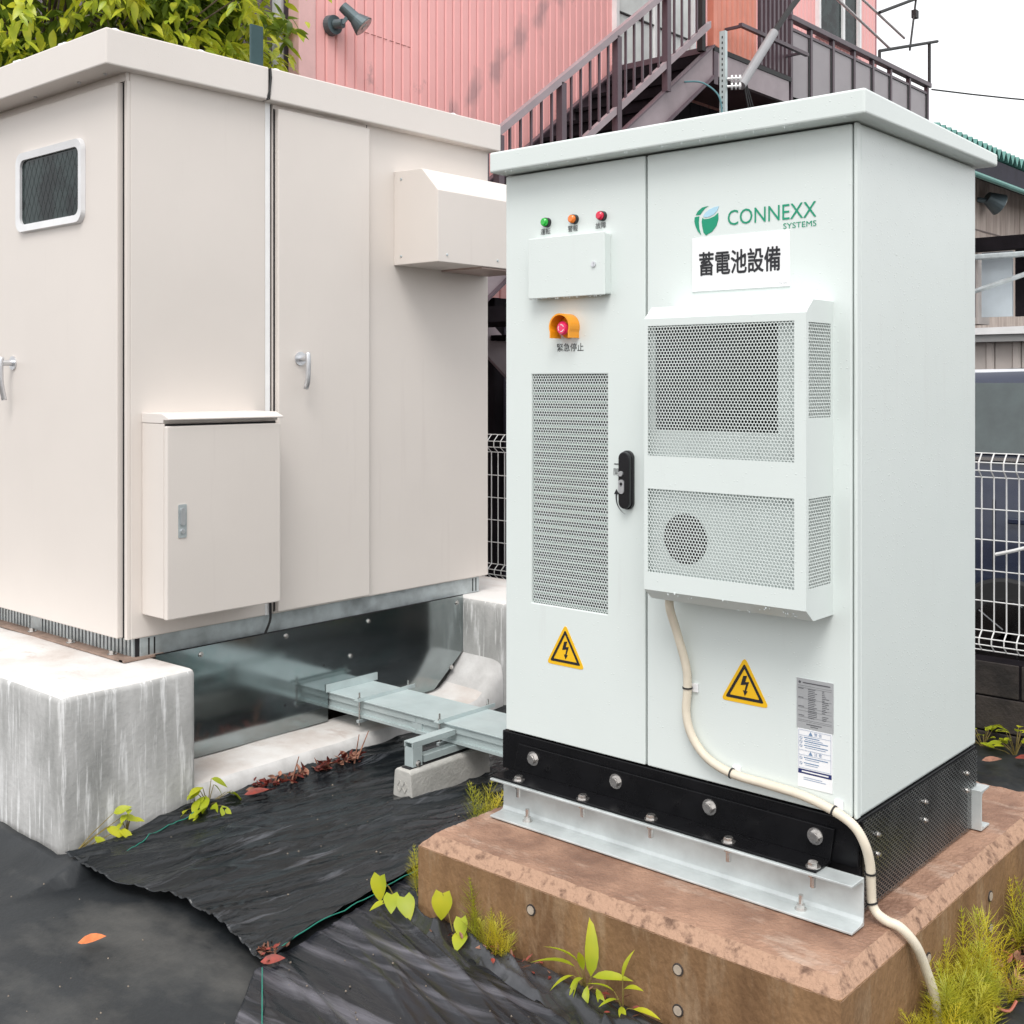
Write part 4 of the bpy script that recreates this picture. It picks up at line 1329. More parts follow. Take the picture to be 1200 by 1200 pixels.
# skid beam and louvres under the walls
box_obj('skid_beam', galv, enc, EXL + 0.1, EX - 0.012, -0.350, 1.600, 0.561, 0.6385, bevel=0.002)
b = MB()
for y in (1.548, 1.572):
    b.box(EX - 0.0122, EX - 0.0112, y, y + 0.007, 0.568, 0.634)
for y in (-0.315, -0.29):
    b.box(EX - 0.0122, EX - 0.0112, y, y + 0.007, 0.568, 0.634)
b.build('beam_slots', black_gap, enc)
box_obj('louvre_backing', black_gap, enc, EXL + 0.1, EX - 0.016, -0.366, -0.351, 0.564, 0.6385)
b = MB()
k = 0
x = EX - 0.022
while x > EXL + 0.12:
    k += 1
    if 26 < k < 30:
        b.box(x - 0.028, x, -0.374, -0.3665, 0.562, 0.6385)
    else:
        b.box(x - 0.016, x, -0.374, -0.3665, 0.562, 0.6385)
    x -= 0.028
o = b.build('louvre_slats', galv, enc)
o['kind'] = 'stuff'
b = MB()
b.box(EXL + 0.1, EX - 0.005, -0.430, -0.345, 0.5585, 0.5665)
b.box(EX - 0.03, EX + 0.008, -0.430, -0.25, 0.5585, 0.5660)
b.build('grout_angle', mat('rusty_angle', (0.28, 0.20, 0.16), 0.7, 0.2, var=0.25, vscale=15), enc)
for x in (-2.90, -3.22, -3.55):
    hexbolt(enc, (x, -0.405, 0.567), (0, 0, 1), 0.013, 0.012)
# hanging sealant string at the joint
b = MB()
b.tube(catmull([(EX + 0.004, 0.262, 0.72), (EX + 0.006, 0.262, 0.66), (EX + 0.008, 0.26, 0.62), (EX + 0.012, 0.235, 0.575), (EX + 0.012, 0.225, 0.562)], 0.01), 0.0052, n=6)
b.build('joint_string', rubber, enc)
# galvanised closing plates
GX = EX + 0.020
pts = [(-0.30, 0.122), (0.569, 0.122), (0.569, 0.272), (0.862, 0.272), (0.862, 0.122), (1.24, 0.130), (1.446, 0.29), (1.446, 0.566), (-0.30, 0.566)]
b = MB()
b.prism([(GX, y, z) for y, z in pts], (-0.002, 0, 0))
gp = b.build('closing_plate', galv_mirror, enc)
box_obj('plate_lip', black_gap, enc, GX - 0.008, GX + 0.0005, -0.30, 1.446, 0.5665, 0.5695)
for y, z in ((-0.095, 0.535), (0.335, 0.540), (0.81, 0.532), (0.70, 0.39), (1.40, 0.535), (1.36, 0.22)):
    hexbolt(gp, (GX + 0.0003, y, z), (1, 0, 0), 0.008, 0.006)
b = MB()
b.cyl((GX + 0.0002, 0.33, 0.24), (GX + 0.0010, 0.33, 0.24), 0.005, n=10)
b.cyl((GX + 0.0002, 0.545, 0.375), (GX + 0.0010, 0.545, 0.375), 0.005, n=10)
b.build('screw_hole', black_gap, gp)
box_obj('dark_interior', black_gap, enc, GX - 0.35, GX - 0.3, 0.5, 0.95, 0.10, 0.30)

# ------------------------------------------------------------------ CABLE DUCT
dz0, dz1 = 0.175, 0.252
duct = thing('cable_duct', (-2.0, 0.70, dz0), 'pale grey-green metal cable duct from the enclosure to the battery cabinet', 'cable duct')
dx0, dx1, dy0, dy1 = GX - 0.02, -1.21, 0.577, 0.832
JO = -2.20
for (xa, xb) in ((dx0, JO - 0.006), (JO + 0.006, dx1)):
    b = MB()
    b.box(xa, xb, dy0 + 0.010, dy1 - 0.010, dz0, dz1 - 0.006)
    tr = b.build('tray', duct_paint, duct)
    for yy, s in ((dy0, 1), (dy1, -1)):
        m_ = MB()
        m_.box(xa, xb, yy, yy + s * 0.0098, dz0 + 0.0, dz0 + 0.012)
        m_.box(xa, xb, yy + s * 0.002, yy + s * 0.0098, dz1 - 0.034, dz1 - 0.0065)
        m_.build('side_rib', duct_paint, tr)
box_obj('joint_sleeve', duct_paint, duct, JO - 0.03, JO + 0.03, dy0 + 0.004, dy1 - 0.004, dz0 - 0.004, dz1 - 0.0062, bevel=0.001)
lidd = box_obj('cover', duct_paint, duct, dx0 + 0.01, dx1, dy0 - 0.006, dy1 + 0.006, dz1 - 0.0055, dz1, bevel=0.0015)
box_obj('end_flange', duct_paint, duct, GX + 0.0015, GX + 0.006, dy0 - 0.022, dy1 + 0.03, dz1 + 0.0005, dz1 + 0.035)
for x in (-2.535, -2.045):
    b = MB()
    b.box(x - 0.016, x + 0.016, dy0 - 0.035, dy1 + 0.05, dz1 + 0.0005, dz1 + 0.005)
    b.box(x + 0.012, x + 0.016, dy0 - 0.035, dy1 + 0.05, dz1 + 0.005, dz1 + 0.016)
    cl = b.build('clamp_bar', duct_paint, duct)
    for y in (dy0 - 0.012, dy1 + 0.025):
        m_ = MB()
        m_.cyl((x - 0.004, y, dz0 - 0.03), (x - 0.004, y, dz1 + 0.034), 0.004, n=8)
        m_.cyl((x - 0.004, y, dz1 + 0.0055), (x - 0.004, y, dz1 + 0.012), 0.008, n=6)
        m_.build('clamp_rod', bolt_steel, cl)
    m_ = MB()
    m_.box(x - 0.012, x + 0.004, dy0 - 0.022, dy1 + 0.035, dz0 - 0.018, dz0 - 0.006)
    m_.build('clamp_strap', galv, cl)
# support block with steel bracket
blk = thing('support_block', (-1.99, 0.52, 0.0), 'pale concrete block with a steel post holding up the cable duct', 'support block')
b = MB()
prof = [(-2.045, 0.012), (-1.935, 0.012), (-1.945, 0.125), (-1.955, 0.135), (-2.025, 0.135), (-2.035, 0.125)]
b.prism([(x, 0.300, z) for x, z in prof], (0, 0.45, 0))
cb = b.build('block', block_conc, blk, bevel=0.005)
b = MB()
for (cx_, s) in ((-2.004, 1), (-1.976, 1)):
    for a0, a1 in (((-0.013, 0), (0, 0.022)), ((0, 0.022), (0.013, 0)), ((0.013, 0), (0, -0.022)), ((0, -0.022), (-0.013, 0))):
        b.bar((cx_ + a0[0], 0.2985, 0.070 + a0[1]), (cx_ + a1[0], 0.2985, 0.070 + a1[1]), 0.004, 0.003, up=(0, 1, 0))
b.build('embossed_mark', block_conc, cb)
b = MB()
b.box(-2.013, -1.967, 0.318, 0.742, 0.1355, 0.139)
b.build('slot_rail', black_gap, blk)
b = MB()
b.box(-2.014, -1.966, 0.335, 0.341, 0.1392, 0.214)
b.box(-2.014, -2.008, 0.341, 0.385, 0.1392, 0.214)
b.box(-1.972, -1.966, 0.341, 0.385, 0.1392, 0.214)
b.build('post', duct_paint, blk, bevel=0.001)
b = MB()
b.box(-2.014, -1.966, 0.332, 0.572, 0.232, 0.237)
b.box(-2.014, -2.008, 0.332, 0.572, 0.2145, 0.2318)
b.box(-1.972, -1.966, 0.332, 0.572, 0.2145, 0.2318)
b.build('cross_arm', duct_paint, blk, bevel=0.001)
box_obj('under_arm', duct_paint, blk, -2.010, -1.970, 0.40, 0.90, dz0 - 0.030, dz0 - 0.0045)
hexbolt(blk, (-1.9675, 0.362, 0.150), (1, 0, 0), 0.009, 0.007)

# ------------------------------------------------------------------ WIRE FENCE on its block wall
FY = 2.58
bw = thing('block_wall', (-0.8, FY + 0.06, -0.10), 'low dark damp concrete block wall under the white wire fence', 'wall')
blk0 = None
for row in range(3):
    for i in range(23):
        x = -5.2 + i * 0.4 + (0.2 if row % 2 else 0)
        loc = (x, FY - 0.02, -0.09 + row * 0.158)
        if blk0 is None:
            blk0 = MB().box(0, 0.388, 0, 0.12, 0, 0.150).build('block', dark_block, None, bevel=0.004)
            blk0.parent = bw
            blk0.location = Vector(loc) - bw.location
        else:
            place(blk0, 'block', bw, Vector(loc) - bw.location)
box_obj('mortar_core', dark_wood, bw, -5.2, 4.15, FY - 0.012, FY + 0.092, -0.10, 0.378)
fen = thing('wire_fence', (-0.8, FY + 0.04, 0.385), 'white welded wire mesh fence with folded edges beside the dark blue car', 'fence')
b = MB()
fy = FY + 0.03
vz = [(0.415, 0.0), (0.445, -0.035), (0.475, -0.035), (0.505, 0.0), (1.205, 0.0), (1.238, -0.04), (1.275, -0.04), (1.315, 0.0)]
x = -5.1
while x < 3.6:
    b.tube([(x, fy + dy, z) for z, dy in vz], 0.0032, n=4)
    x += 0.055
b.build('vertical_wires', fence_white, fen)['kind'] = 'stuff'
b = MB()
for z, dy in [(0.415, 0.0), (0.445, -0.035), (0.475, -0.035), (0.505, 0.0), (1.205, 0.0), (1.238, -0.04), (1.275, -0.04), (1.315, 0.0), (0.64, 0.0), (0.78, 0.0), (0.92, 0.0), (1.06, 0.0)]:
    b.cyl((-5.1, fy + dy + 0.004, z), (3.6, fy + dy + 0.004, z), 0.003, n=6)
b.build('horizontal_wires', fence_white, fen)['kind'] = 'stuff'
for x in (-4.9, -3.35, -1.55, 0.45, 2.4):
    p = MB()
    p.cyl((x, fy + 0.035, 0.30), (x, fy + 0.035, 1.33), 0.024, n=14)
    p.cyl((x, fy + 0.035, 1.33), (x, fy + 0.035, 1.342), 0.026, 0.012, n=14)
    p.build('post', fence_white, fen)
p = MB()                                                     # bent white pipe end hanging on the mesh
p.tube(catmull([(-0.52, fy - 0.02, 0.86), (-0.44, fy - 0.03, 0.885), (-0.30, fy - 0.02, 0.93), (-0.1, fy, 0.96)], 0.02), 0.008, n=8)
o = p.build('white_rod', fence_white, None)
tag(o, 'thin white bent rod resting against the wire fence', 'rod')

# ------------------------------------------------------------------ PINK HOUSE
HX, HY0, HY1, HZ = -5.80, 2.84, 13.32, 8.2
house = thing('pink_house', (HX - 2.5, 8.0, -0.1), 'house clad in pink ribbed metal siding with an outside stair', 'house')
b = MB()
b.box(HX - 5.0, HX - 0.03, HY0 + 0.02, HY1, -0.1, HZ)
b.build('wall_core', pink_groove, house)
st = None
pitch = 0.1022
nst = int((HY1 - HY0 - 0.16) / pitch)
for i in range(nst):
    y = HY0 + 0.16 + i * pitch
    if st is None:
        m_ = MB()
        m_.prism([(HX - 0.0295, y, -0.09), (HX - 0.0295, y + 0.096, -0.09), (HX - 0.012, y + 0.096, -0.09), (HX, y + 0.082, -0.09), (HX, y + 0.010, -0.09), (HX - 0.012, y - 0.002, -0.09)], (0, 0, HZ + 0.09))
        st = m_.build('siding_strip', pink, house)
    else:
        place(st, 'siding_strip', house, (0, i * pitch, 0))
box_obj('corner_trim', mat('pink_trim', (0.74, 0.45, 0.44), 0.4), house, HX - 0.12, HX + 0.012, HY0 - 0.02, HY0 + 0.15, -0.09, HZ, bevel=0.01)
# near gable end in weathered brown boards (seen past the corner)
gb = None
for i in range(24):
    xx = HX - 0.28 - i * 0.18
    if gb is None:
        gb = box_obj('gable_board', mauve, house, xx, xx + 0.17, HY0 - 0.004, HY0 + 0.0195, -0.09, HZ)
    else:
        place(gb, 'gable_board', house, (-i * 0.18, 0, 0))
m_ = MB()
m_.cyl((HX - 0.19, HY0 - 0.06, -0.09), (HX - 0.19, HY0 - 0.06, HZ), 0.045, n=14)
m_.build('downpipe', mat('pipe_pale', (0.50, 0.50, 0.52), 0.4), house)
# white sliding window door at the stair head and small upper window
def window(y0, y1, z0, z1, splits, bars, glass):
    w = MB()
    t = 0.05
    w.box(HX - 0.02, HX + 0.06, y0, y0 + t, z0, z1)
    w.box(HX - 0.02, HX + 0.06, y1 - t, y1, z0, z1)
    w.box(HX - 0.02, HX + 0.06, y0 + t, y1 - t, z0, z0 + t)
    w.box(HX - 0.02, HX + 0.06, y0 + t, y1 - t, z1 - t, z1)
    for s in splits:
        w.box(HX - 0.02, HX + 0.05, s - 0.03, s + 0.03, z0 + t, z1 - t)
    wo = w.build('window_frame', win_white, house)
    for zb_ in bars:
        box_obj('glazing_bar', rubber, wo, HX + 0.021, HX + 0.035, y0 + t, y1 - t, zb_, zb_ + 0.016)
    ed = [y0 + t] + [s for s in splits] + [y1 - t]
    for a, c in zip(ed, ed[1:]):
        box_obj('window_pane', glass, wo, HX + 0.012, HX + 0.020, a + 0.031, c - 0.031, z0 + t, z1 - t)
window(6.86, 8.36, 4.89, 7.6, [7.60], [5.45], pale_glass)
window(11.35, 12.62, 6.20, 7.3, [12.1], [], dark_glass)
# scratch line and wall lamp
b = MB()
for k in range(9):
    y = 3.43 + k * 0.068
    b.box(HX + 0.0005, HX + 0.0022, y, y + random.uniform(0.03, 0.062), 4.470 - 0.002 * k, 4.475 - 0.002 * k)
b.build('rust_scratch', leaf_red, house)
lamp = thing('wall_spotlight', (HX + 0.01, 3.20, 4.42), 'grey outdoor spotlight mounted on the pink siding', 'spotlight')
b = MB()
q = Vector((HX + 0.002, 3.145, 4.44))
b.cyl(q, q + Vector((0.05, 0, 0)), 0.082, 0.075, n=22)
b.cyl(q + Vector((0.05, 0, 0)), q + Vector((0.12, 0.02, 0.0)), 0.04, 0.036, n=16)
b.build('mount', lamp_grey, lamp)
b = MB()
h0, h1 = Vector((HX + 0.14, 3.205, 4.535)), Vector((HX + 0.23, 3.285, 4.42))
dd = (h1 - h0).normalized()
b.cyl(h0 - dd * 0.06, h0 + dd * 0.08, 0.042, 0.050, n=20)
b.cyl(h0 + dd * 0.08, h1, 0.055, 0.088, n=24)
b.build('lamp_head', lamp_grey, lamp)
b = MB()
b.cyl(h1, h1 + dd * 0.006, 0.080, n=24)
b.cyl(h1 + dd * 0.006, h1 + dd * 0.012, 0.03, n=16)
b.build('lens', lamp_lens, lamp)
b = MB()
b.bar(q + Vector((0.11, 0.02, 0)), h0 + dd * 0.02, 0.03, 0.03)
b.build('knuckle', lamp_grey, lamp)

# ------------------------------------------------------------------ OUTSIDE STAIR
SX0, SX1 = -5.72, -4.60
LZ = 4.875
stair = thing('steel_stair', (-5.1, 3.4, 0.0), 'brown painted steel outside stair with balusters against the pink house', 'staircase')
nstep, run, rise = 14, 0.2525, 0.181
for k in range(nstep):
    y1 = 6.85 - k * run
    z1 = LZ - k * rise - 0.045
    box_obj('tread', step_dark, stair, SX0 + 0.05, SX1 - 0.012, y1 - run - 0.02, y1 - 0.003, z1 - rise - 0.035, z1 - rise)
    box_obj('riser', step_dark, stair, SX0 + 0.05, SX1 - 0.012, y1 - 0.0028, y1 + 0.012, z1 - rise - 0.034, z1 - 0.0365)
sl = rise / run
def along(y, dz):
    return LZ + (y - 6.85) * sl + dz
YB = 3.30
for sx, mm in ((SX1, mauve_lt), (SX0 + 0.03, mauve)):
    b = MB()
    b.prism([(sx - 0.010, YB, along(YB, -0.29)), (sx - 0.010, 6.84, along(6.84, -0.29)), (sx - 0.010, 6.84, along(6.84, -0.02)), (sx - 0.010, YB, along(YB, -0.02))], (0.012, 0, 0))
    sg = b.build('stringer', mm, stair)
    b = MB()
    b.prism([(sx - 0.05, YB, along(YB, -0.312)), (sx - 0.05, 6.84, along(6.84, -0.312)), (sx - 0.05, 6.84, along(6.84, -0.2905)), (sx - 0.05, YB, along(YB, -0.2905))], (0.09, 0, 0))
    b.prism([(sx - 0.03, YB, along(YB, -0.0195)), (sx - 0.03, 6.84, along(6.84, -0.0195)), (sx - 0.03, 6.84, along(6.84, 0.0)), (sx - 0.03, YB, along(YB, 0.0))], (0.06, 0, 0))
    b.build('flange', mauve, sg)
rx = SX1 + 0.02
def rail(dz, w, h, mm, y0=YB, y1=6.60, name='rail'):
    b = MB()
    b.prism([(rx - w / 2, y0, along(y0, dz)), (rx - w / 2, y1, along(y1, dz)), (rx - w / 2, y1, along(y1, dz + h)), (rx - w / 2, y0, along(y0, dz + h))], (w, 0, 0))
    return b.build(name, mm, stair)
rail(0.85, 0.06, 0.066, mauve_lt, y1=6.62, name='handrail')
rail(0.20, 0.045, 0.065, mauve_lt, y1=6.75, name='lower_rail')
y = YB + 0.08
k = 0
while y < 6.55:
    if k % 6 == 3:
        box_obj('post', mauve, stair, rx - 0.03, rx + 0.03, y - 0.03, y + 0.03, along(y, -0.02), along(y, 0.85))
    else:
        box_obj('baluster', mauve, stair, rx - 0.009, rx + 0.009, y - 0.009, y + 0.009, along(y, 0.25), along(y, 0.845))
    y += 0.126
    k += 1
# lower return flight and half landing
box_obj('half_landing', step_dark, stair, SX0, -3.5, 2.74, 3.29, along(3.3, -0.30), along(3.3, -0.20))
for x in (-4.52, -3.5):
    b = MB()
    zt = along(3.3, -0.05)
    b.prism([(x, 3.295, zt), (x, 6.3, zt - 2.15), (x, 6.3, zt - 2.42), (x, 3.295, zt - 0.27)], (0.03, 0, 0))
    b.build('return_stringer', mauve_lt, stair)
    b = MB()
    b.prism([(x, 3.295, zt + 0.75), (x, 6.3, zt - 1.40), (x, 6.3, zt - 1.47), (x, 3.295, zt + 0.68)], (0.04, 0, 0))
    b.build('return_rail', mauve, stair)
for i in range(11):
    y = 3.30 + i * 0.265
    z = zt - 0.10 - i * 0.19
    box_obj('return_tread', step_dark, stair, -4.485, -3.505, y, y + 0.26, z - 0.04, z)
for (x, y) in ((-3.48, 2.80), (-4.56, 2.80), (-4.56, 3.25)):
    box_obj('stair_post', mauve, stair, x - 0.04, x + 0.04, y - 0.04, y + 0.04, -0.02, along(3.3, -0.3005))

# landing and balcony
lan = thing('balcony', (-5.2, 9.5, 0.0), 'brown steel landing and balcony with grey infill panels beside the pink house', 'balcony')
box_obj('deck', mauve, lan, HX + 0.005, -4.66, 6.856, 12.2, LZ - 0.06, LZ, bevel=0.004)
box_obj('edge_beam', mauve_lt, lan, -4.655, -4.60, 6.93, 8.36, 4.585, 4.815)
box_obj('edge_strip', rubber, lan, -4.655, -4.590, 6.86, 8.40, 4.8155, 4.862)
box_obj('beam_end', mauve, lan, -4.70, -4.588, 6.85, 6.925, 4.50, 4.812)
box_obj('cross_beam', step_dark, lan, HX + 0.01, -4.71, 6.858, 6.92, 4.52, 4.81)
box_obj('corner_post', orange_panel, lan, -4.66, -4.59, 6.845, 6.915, 4.87, 7.4)
box_obj('dark_post', rubber, lan, -4.66, -4.60, 6.66, 6.72, 4.78, 7.4)
o0 = None
for i in range(8):
    y = 6.945 + i * 0.098
    if o0 is None:
        m_ = MB()
        m_.prism([(-4.645, y, 4.875), (-4.645, y + 0.085, 4.875), (-4.630, y + 0.085, 4.875), (-4.612, y + 0.068, 4.875), (-4.612, y + 0.015, 4.875), (-4.630, y, 4.875)], (0, 0, 2.6))
        o0 = m_.build('siding_strip', orange_panel, lan)
    else:
        place(o0, 'siding_strip', lan, (0, i * 0.098, 0))
box_obj('siding_back', dark_wood, lan, -4.66, -4.6455, 6.93, 7.74, 4.876, 7.5)
for i in range(7):
    y = 7.78 + i * 0.088
    box_obj('slat', mauve, lan, -4.645, -4.605, y, y + 0.036, 4.875, 6.6)
box_obj('slat_rail', mauve, lan, -4.66, -4.646, 7.76, 8.38, 6.2, 6.25)
box_obj('front_rail', mauve, lan, -4.44, -4.40, 7.05, 8.42, 5.055, 5.09)
for y in (7.08, 8.30):
    box_obj('rail_bracket', mauve, lan, -4.61, -4.44, y, y + 0.03, 5.06, 5.085)
posts = [8.43, 8.88, 9.41, 9.95, 10.46, 10.97, 11.54, 12.12]
for a, c in zip(posts, posts[1:]):
    box_obj('infill_panel', panel_mauve, lan, -4.632, -4.618, a + 0.045, c - 0.045, 4.68, 5.375)
for i, y in enumerate(posts):
    box_obj('post', mauve, lan, -4.65, -4.60, y - 0.022, y + 0.022, 4.55, 5.475 if i else 7.2)
    if i:
        box_obj('post', rubber, lan, -4.64, -4.606, y - 0.052, y - 0.030, 4.60, 5.37)
box_obj('top_rail', mauve, lan, -4.665, -4.585, 8.40, 12.2, 5.476, 5.535, bevel=0.006)
box_obj('mid_rail', mauve, lan, -4.645, -4.605, 8.455, 12.09, 5.3755, 5.405)
# added near-black boards stand in for the shade under the deck
uw = thing('shade_boards', (-5.0, 9.5, -0.1), 'added dark board wall standing in for the shade under the balcony', 'wall')
d0 = None
for i in range(28):
    y = 6.95 + i * 0.19
    if d0 is None:
        d0 = box_obj('board', dark_wood, uw, -5.18, -5.16, y, y + 0.18, -0.02, 4.50)
    else:
        place(d0, 'board', uw, (0, i * 0.19, 0))
box_obj('backing', dark_wood, uw, -5.22, -5.181, 6.95, 12.2, -0.02, 4.50)
ub = thing('shade_box', (-5.2, 4.6, -0.02), 'added dark locker standing under the outside stair', 'filler')  # added dark box, stands in for the shade behind the stair
box_obj('case', dark_wood, ub, -5.70, -4.75, 3.9, 6.4, -0.02, 2.30, bevel=0.01)
box_obj('shade_box_front', mat('shade_box_front', (0.03, 0.026, 0.04), 0.5), ub, -4.749, -4.735, 4.0, 5.1, 0.05, 2.1)

# laundry pole frame and cables at the balcony end
lp = thing('laundry_frame', (-4.6, 11.6, 5.5), 'thin dark laundry pole frame rising from the balcony end', 'laundry frame')
b = MB()
b.tube([(-4.6, 12.15, 5.535), (-4.6, 12.15, 6.06)], 0.022, n=8)
b.tube([(-4.6, 10.62, 5.53), (-4.6, 10.62, 5.62), (-4.6, 12.42, 6.13)], 0.020, n=8)
b.build('side_frame', rubber, lp)
b = MB()
b.tube([(-4.6, 10.62, 6.08), (-4.6, 12.0, 6.63)], 0.020, n=8)
b.tube([(-4.6, 11.72, 6.52), (-4.6, 11.52, 5.82)], 0.014, n=8)
b.box(-4.63, -4.57, 11.64, 11.73, 6.26, 6.36)
b.build('hanger_arm', rubber, lp)
for (z0, z1) in ((6.45, 5.95), (6.20, 5.72)):
    b = MB()
    b.tube([(-4.72, 9.0, z0 - 0.02), (-4.62, 11.0 + (0.4 if z1 > 5.8 else 0), z1)], 0.016, n=8)
    b.build('drying_pole', mat('pole_pale', (0.55, 0.5, 0.5), 0.3, 0.4), lp)
for i, (p0, p1, sag) in enumerate((((-4.58, 12.18, 5.45), (4.0, 30.0, 9.0), 0.9),)):
    b = MB()
    P0, P1 = Vector(p0), Vector(p1)
    pts = []
    for k in range(30):
        t = k / 29
        q = P0.lerp(P1, t)
        q.z -= sag * 4 * t * (1 - t)
        pts.append(q)
    b.tube(pts, 0.012, n=6)
    tag(b.build('overhead_cable', rubber, None), 'thin black overhead cable running from the balcony end into the sky', 'cable')

# galvanised service pole and entry pipe
sv = thing('service_post', (-4.3, 6.54, -0.02), 'galvanised perforated steel post with insulators in front of the landing', 'post')
b = MB()
b.box(-4.33, -4.27, 6.52, 6.526, -0.02, 4.87)
b.box(-4.33, -4.324, 6.526, 6.56, -0.02, 4.87)
b.box(-4.276, -4.27, 6.526, 6.56, -0.02, 4.87)
b.build('channel', mat('galv_pale', (0.50, 0.58, 0.58), 0.4, 0.3, var=0.1), sv)
b = MB()
for k in range(14):
    b.box(-4.306, -4.294, 6.5185, 6.5199, 4.15 + k * 0.05, 4.172 + k * 0.05)
b.build('slots', black_gap, sv)
for z in (4.36, 4.43):
    b = MB()
    b.cyl((-4.268, 6.55, z), (-4.16, 6.62, z), 0.012, n=8)
    for k in range(3):
        b.cyl((-4.24 + k * 0.03, 6.57 + k * 0.02, z), (-4.225 + k * 0.03, 6.58 + k * 0.02, z), 0.034, n=12)
    b.build('insulator', porcelain, sv)
ep = thing('entry_pipe', (-4.3, 6.8, 4.4), 'tilted grey cable entry pipe with black cable beside the landing', 'pipe')
b = MB()
b.tube([(-4.28, 6.82, 4.42), (-4.28, 7.45, 5.06)], 0.045, n=14)
b.build('conduit', pvc_grey, ep)
b = MB()
b.tube(catmull([(-4.28, 7.44, 5.05), (-4.28, 7.7, 5.30), (-4.28, 8.1, 5.66), (-4.28, 8.6, 6.2)], 0.05), 0.030, n=8)
b.build('cable', rubber, ep)
for k in range(3):
    b = MB()
    b.tube(catmull([(-4.26, 6.84 + k * 0.02, 4.46), (-4.24, 6.90 + k * 0.05, 4.2), (-4.2, 7.05 + k * 0.03, 3.9)], 0.03), 0.008, n=6)
    b.build('loose_wire', rubber, ep)
b = MB()
b.tube(catmull([(-4.6, 6.35, 4.42), (-4.45, 6.42, 4.40), (-4.33, 6.50, 4.28), (-4.30, 6.52, 4.1)], 0.03), 0.008, n=6)
b.build('loose_wire', mat('teal_wire', (0.10, 0.24, 0.27), 0.4), ep)

# ------------------------------------------------------------------ SHEDS behind the car
tw = thing('timber_shed', (-3.9, 11.6, -0.02), 'weathered vertical board shed with corrugated teal roof edge', 'shed')
b0 = None
for i in range(34):
    y = 9.4 + i * 0.165
    if b0 is None:
        b0 = box_obj('board', wood_grey, tw, -3.52, -3.495, y, y + 0.158, -0.02, 3.978)
    else:
        o = place(b0, 'board', tw, (random.uniform(-0.004, 0.004), i * 0.165, 0))
box_obj('shed_core', dark_wood, tw, -4.42, -3.521, 9.4, 15.0, -0.02, 3.978)
box_obj('nail_rail', mat('rail_grey', (0.2, 0.16, 0.15), 0.8), tw, -3.494, -3.485, 9.4, 15.0, 3.385, 3.40)
b = MB()
n_ = 44
V, F_ = [], []
for i in range(n_ * 2 + 1):
    y = 8.5 + i * 0.073
    dz = 0.055 if i % 2 else -0.055
    V += [(-3.08, y, 4.13 + dz), (-4.5, y, 4.34 + dz)]
for i in range(n_ * 2):
    F_.append((2 * i, 2 * i + 1, 2 * i + 3, 2 * i + 2))
b.add(V, F_)
o = b.build('roof_sheet', roof_teal, tw, fixn=False)
so = o.modifiers.new('thickness', 'SOLIDIFY')
so.thickness = 0.012
box_obj('soffit', soffit, tw, -4.50, -3.12, 8.52, 14.9, 3.98, 4.02)
box_obj('fascia', soffit, tw, -3.14, -3.10, 8.52, 14.9, 3.86, 4.06)
b = MB()
b.cyl((-3.10, 8.55, 3.83), (-3.10, 15, 3.83), 0.03, n=10)
b.build('gutter', roof_teal, tw)
fl = thing('flood_lamp', (-3.45, 10.9, 3.65), 'round flood lamp on the timber shed under its eave', 'lamp')
b = MB()
b.cyl((-3.494, 10.75, 3.74), (-3.40, 10.80, 3.72), 0.03, n=10)
b.cyl((-3.40, 10.80, 3.76), (-3.30, 10.92, 3.68), 0.07, 0.13, n=20)
b.build('housing', lamp_grey, fl)
b = MB()
b.cyl((-3.30, 10.92, 3.68), (-3.295, 10.926, 3.676), 0.122, n=20)
b.build('lens', lamp_lens, fl)

ms = thing('metal_shed', (0.2, 8.2, -0.02), 'low beige ribbed metal shed with white roof edge behind the blue car', 'shed')
SY = 7.0
box_obj('shed_core', beige_wall, ms, -2.45, 3.5, SY + 0.03, 9.2, -0.02, 2.02)
r0 = None
for i in range(28):
    x = -2.44 + i * 0.21
    if r0 is None:
        m_ = MB()
        m_.prism([(x, SY + 0.0295, -0.01), (x, SY + 0.008, -0.01), (x + 0.13, SY + 0.008, -0.01), (x + 0.145, SY - 0.012, -0.01), (x + 0.185, SY - 0.012, -0.01), (x + 0.20, SY + 0.008, -0.01), (x + 0.20, SY + 0.0295, -0.01)], (0, 0, 2.02))
        r0 = m_.build('wall_rib', beige_wall, ms)
    else:
        place(r0, 'wall_rib', ms, (i * 0.21, 0, 0))
b = MB()
b.add([(-2.5, SY - 0.12, 2.035), (3.6, SY - 0.12, 2.035), (3.6, 9.3, 2.035), (-2.5, 9.3, 2.035), (-2.5, SY - 0.12, 2.085), (3.6, SY - 0.12, 2.16), (3.6, 9.3, 2.25), (-2.5, 9.3, 2.20)],
      [(0, 3, 2, 1), (4, 5, 6, 7), (0, 1, 5, 4), (1, 2, 6, 5), (2, 3, 7, 6), (3, 0, 4, 7)])
b.build('roof_slab', win_white, ms)
box_obj('roof_shadow_strip', mat('strip_grey', (0.25, 0.25, 0.25), 0.6), ms, -2.48, 3.58, SY - 0.10, SY - 0.02, 1.975, 2.034)
up = thing('roof_shelter', (-0.5, 8.8, 2.2), 'open shelter with pale blue panel above the white shed roof', 'shelter')
UY = 8.4
box_obj('blue_panel', panel_blue, up, -2.62, -2.34, UY, UY + 0.03, 2.26, 2.869)
box_obj('dark_opening', dark_wood, up, -2.33, 3.0, UY + 0.05, UY + 0.1, 2.26, 2.98)
box_obj('lintel', dark_wood, up, -2.95, 3.0, UY - 0.15, UY - 0.02, 2.87, 2.995)
box_obj('gutter', galv, up, -2.66, 3.0, UY - 0.22, UY - 0.16, 2.785, 2.835, bevel=0.01)
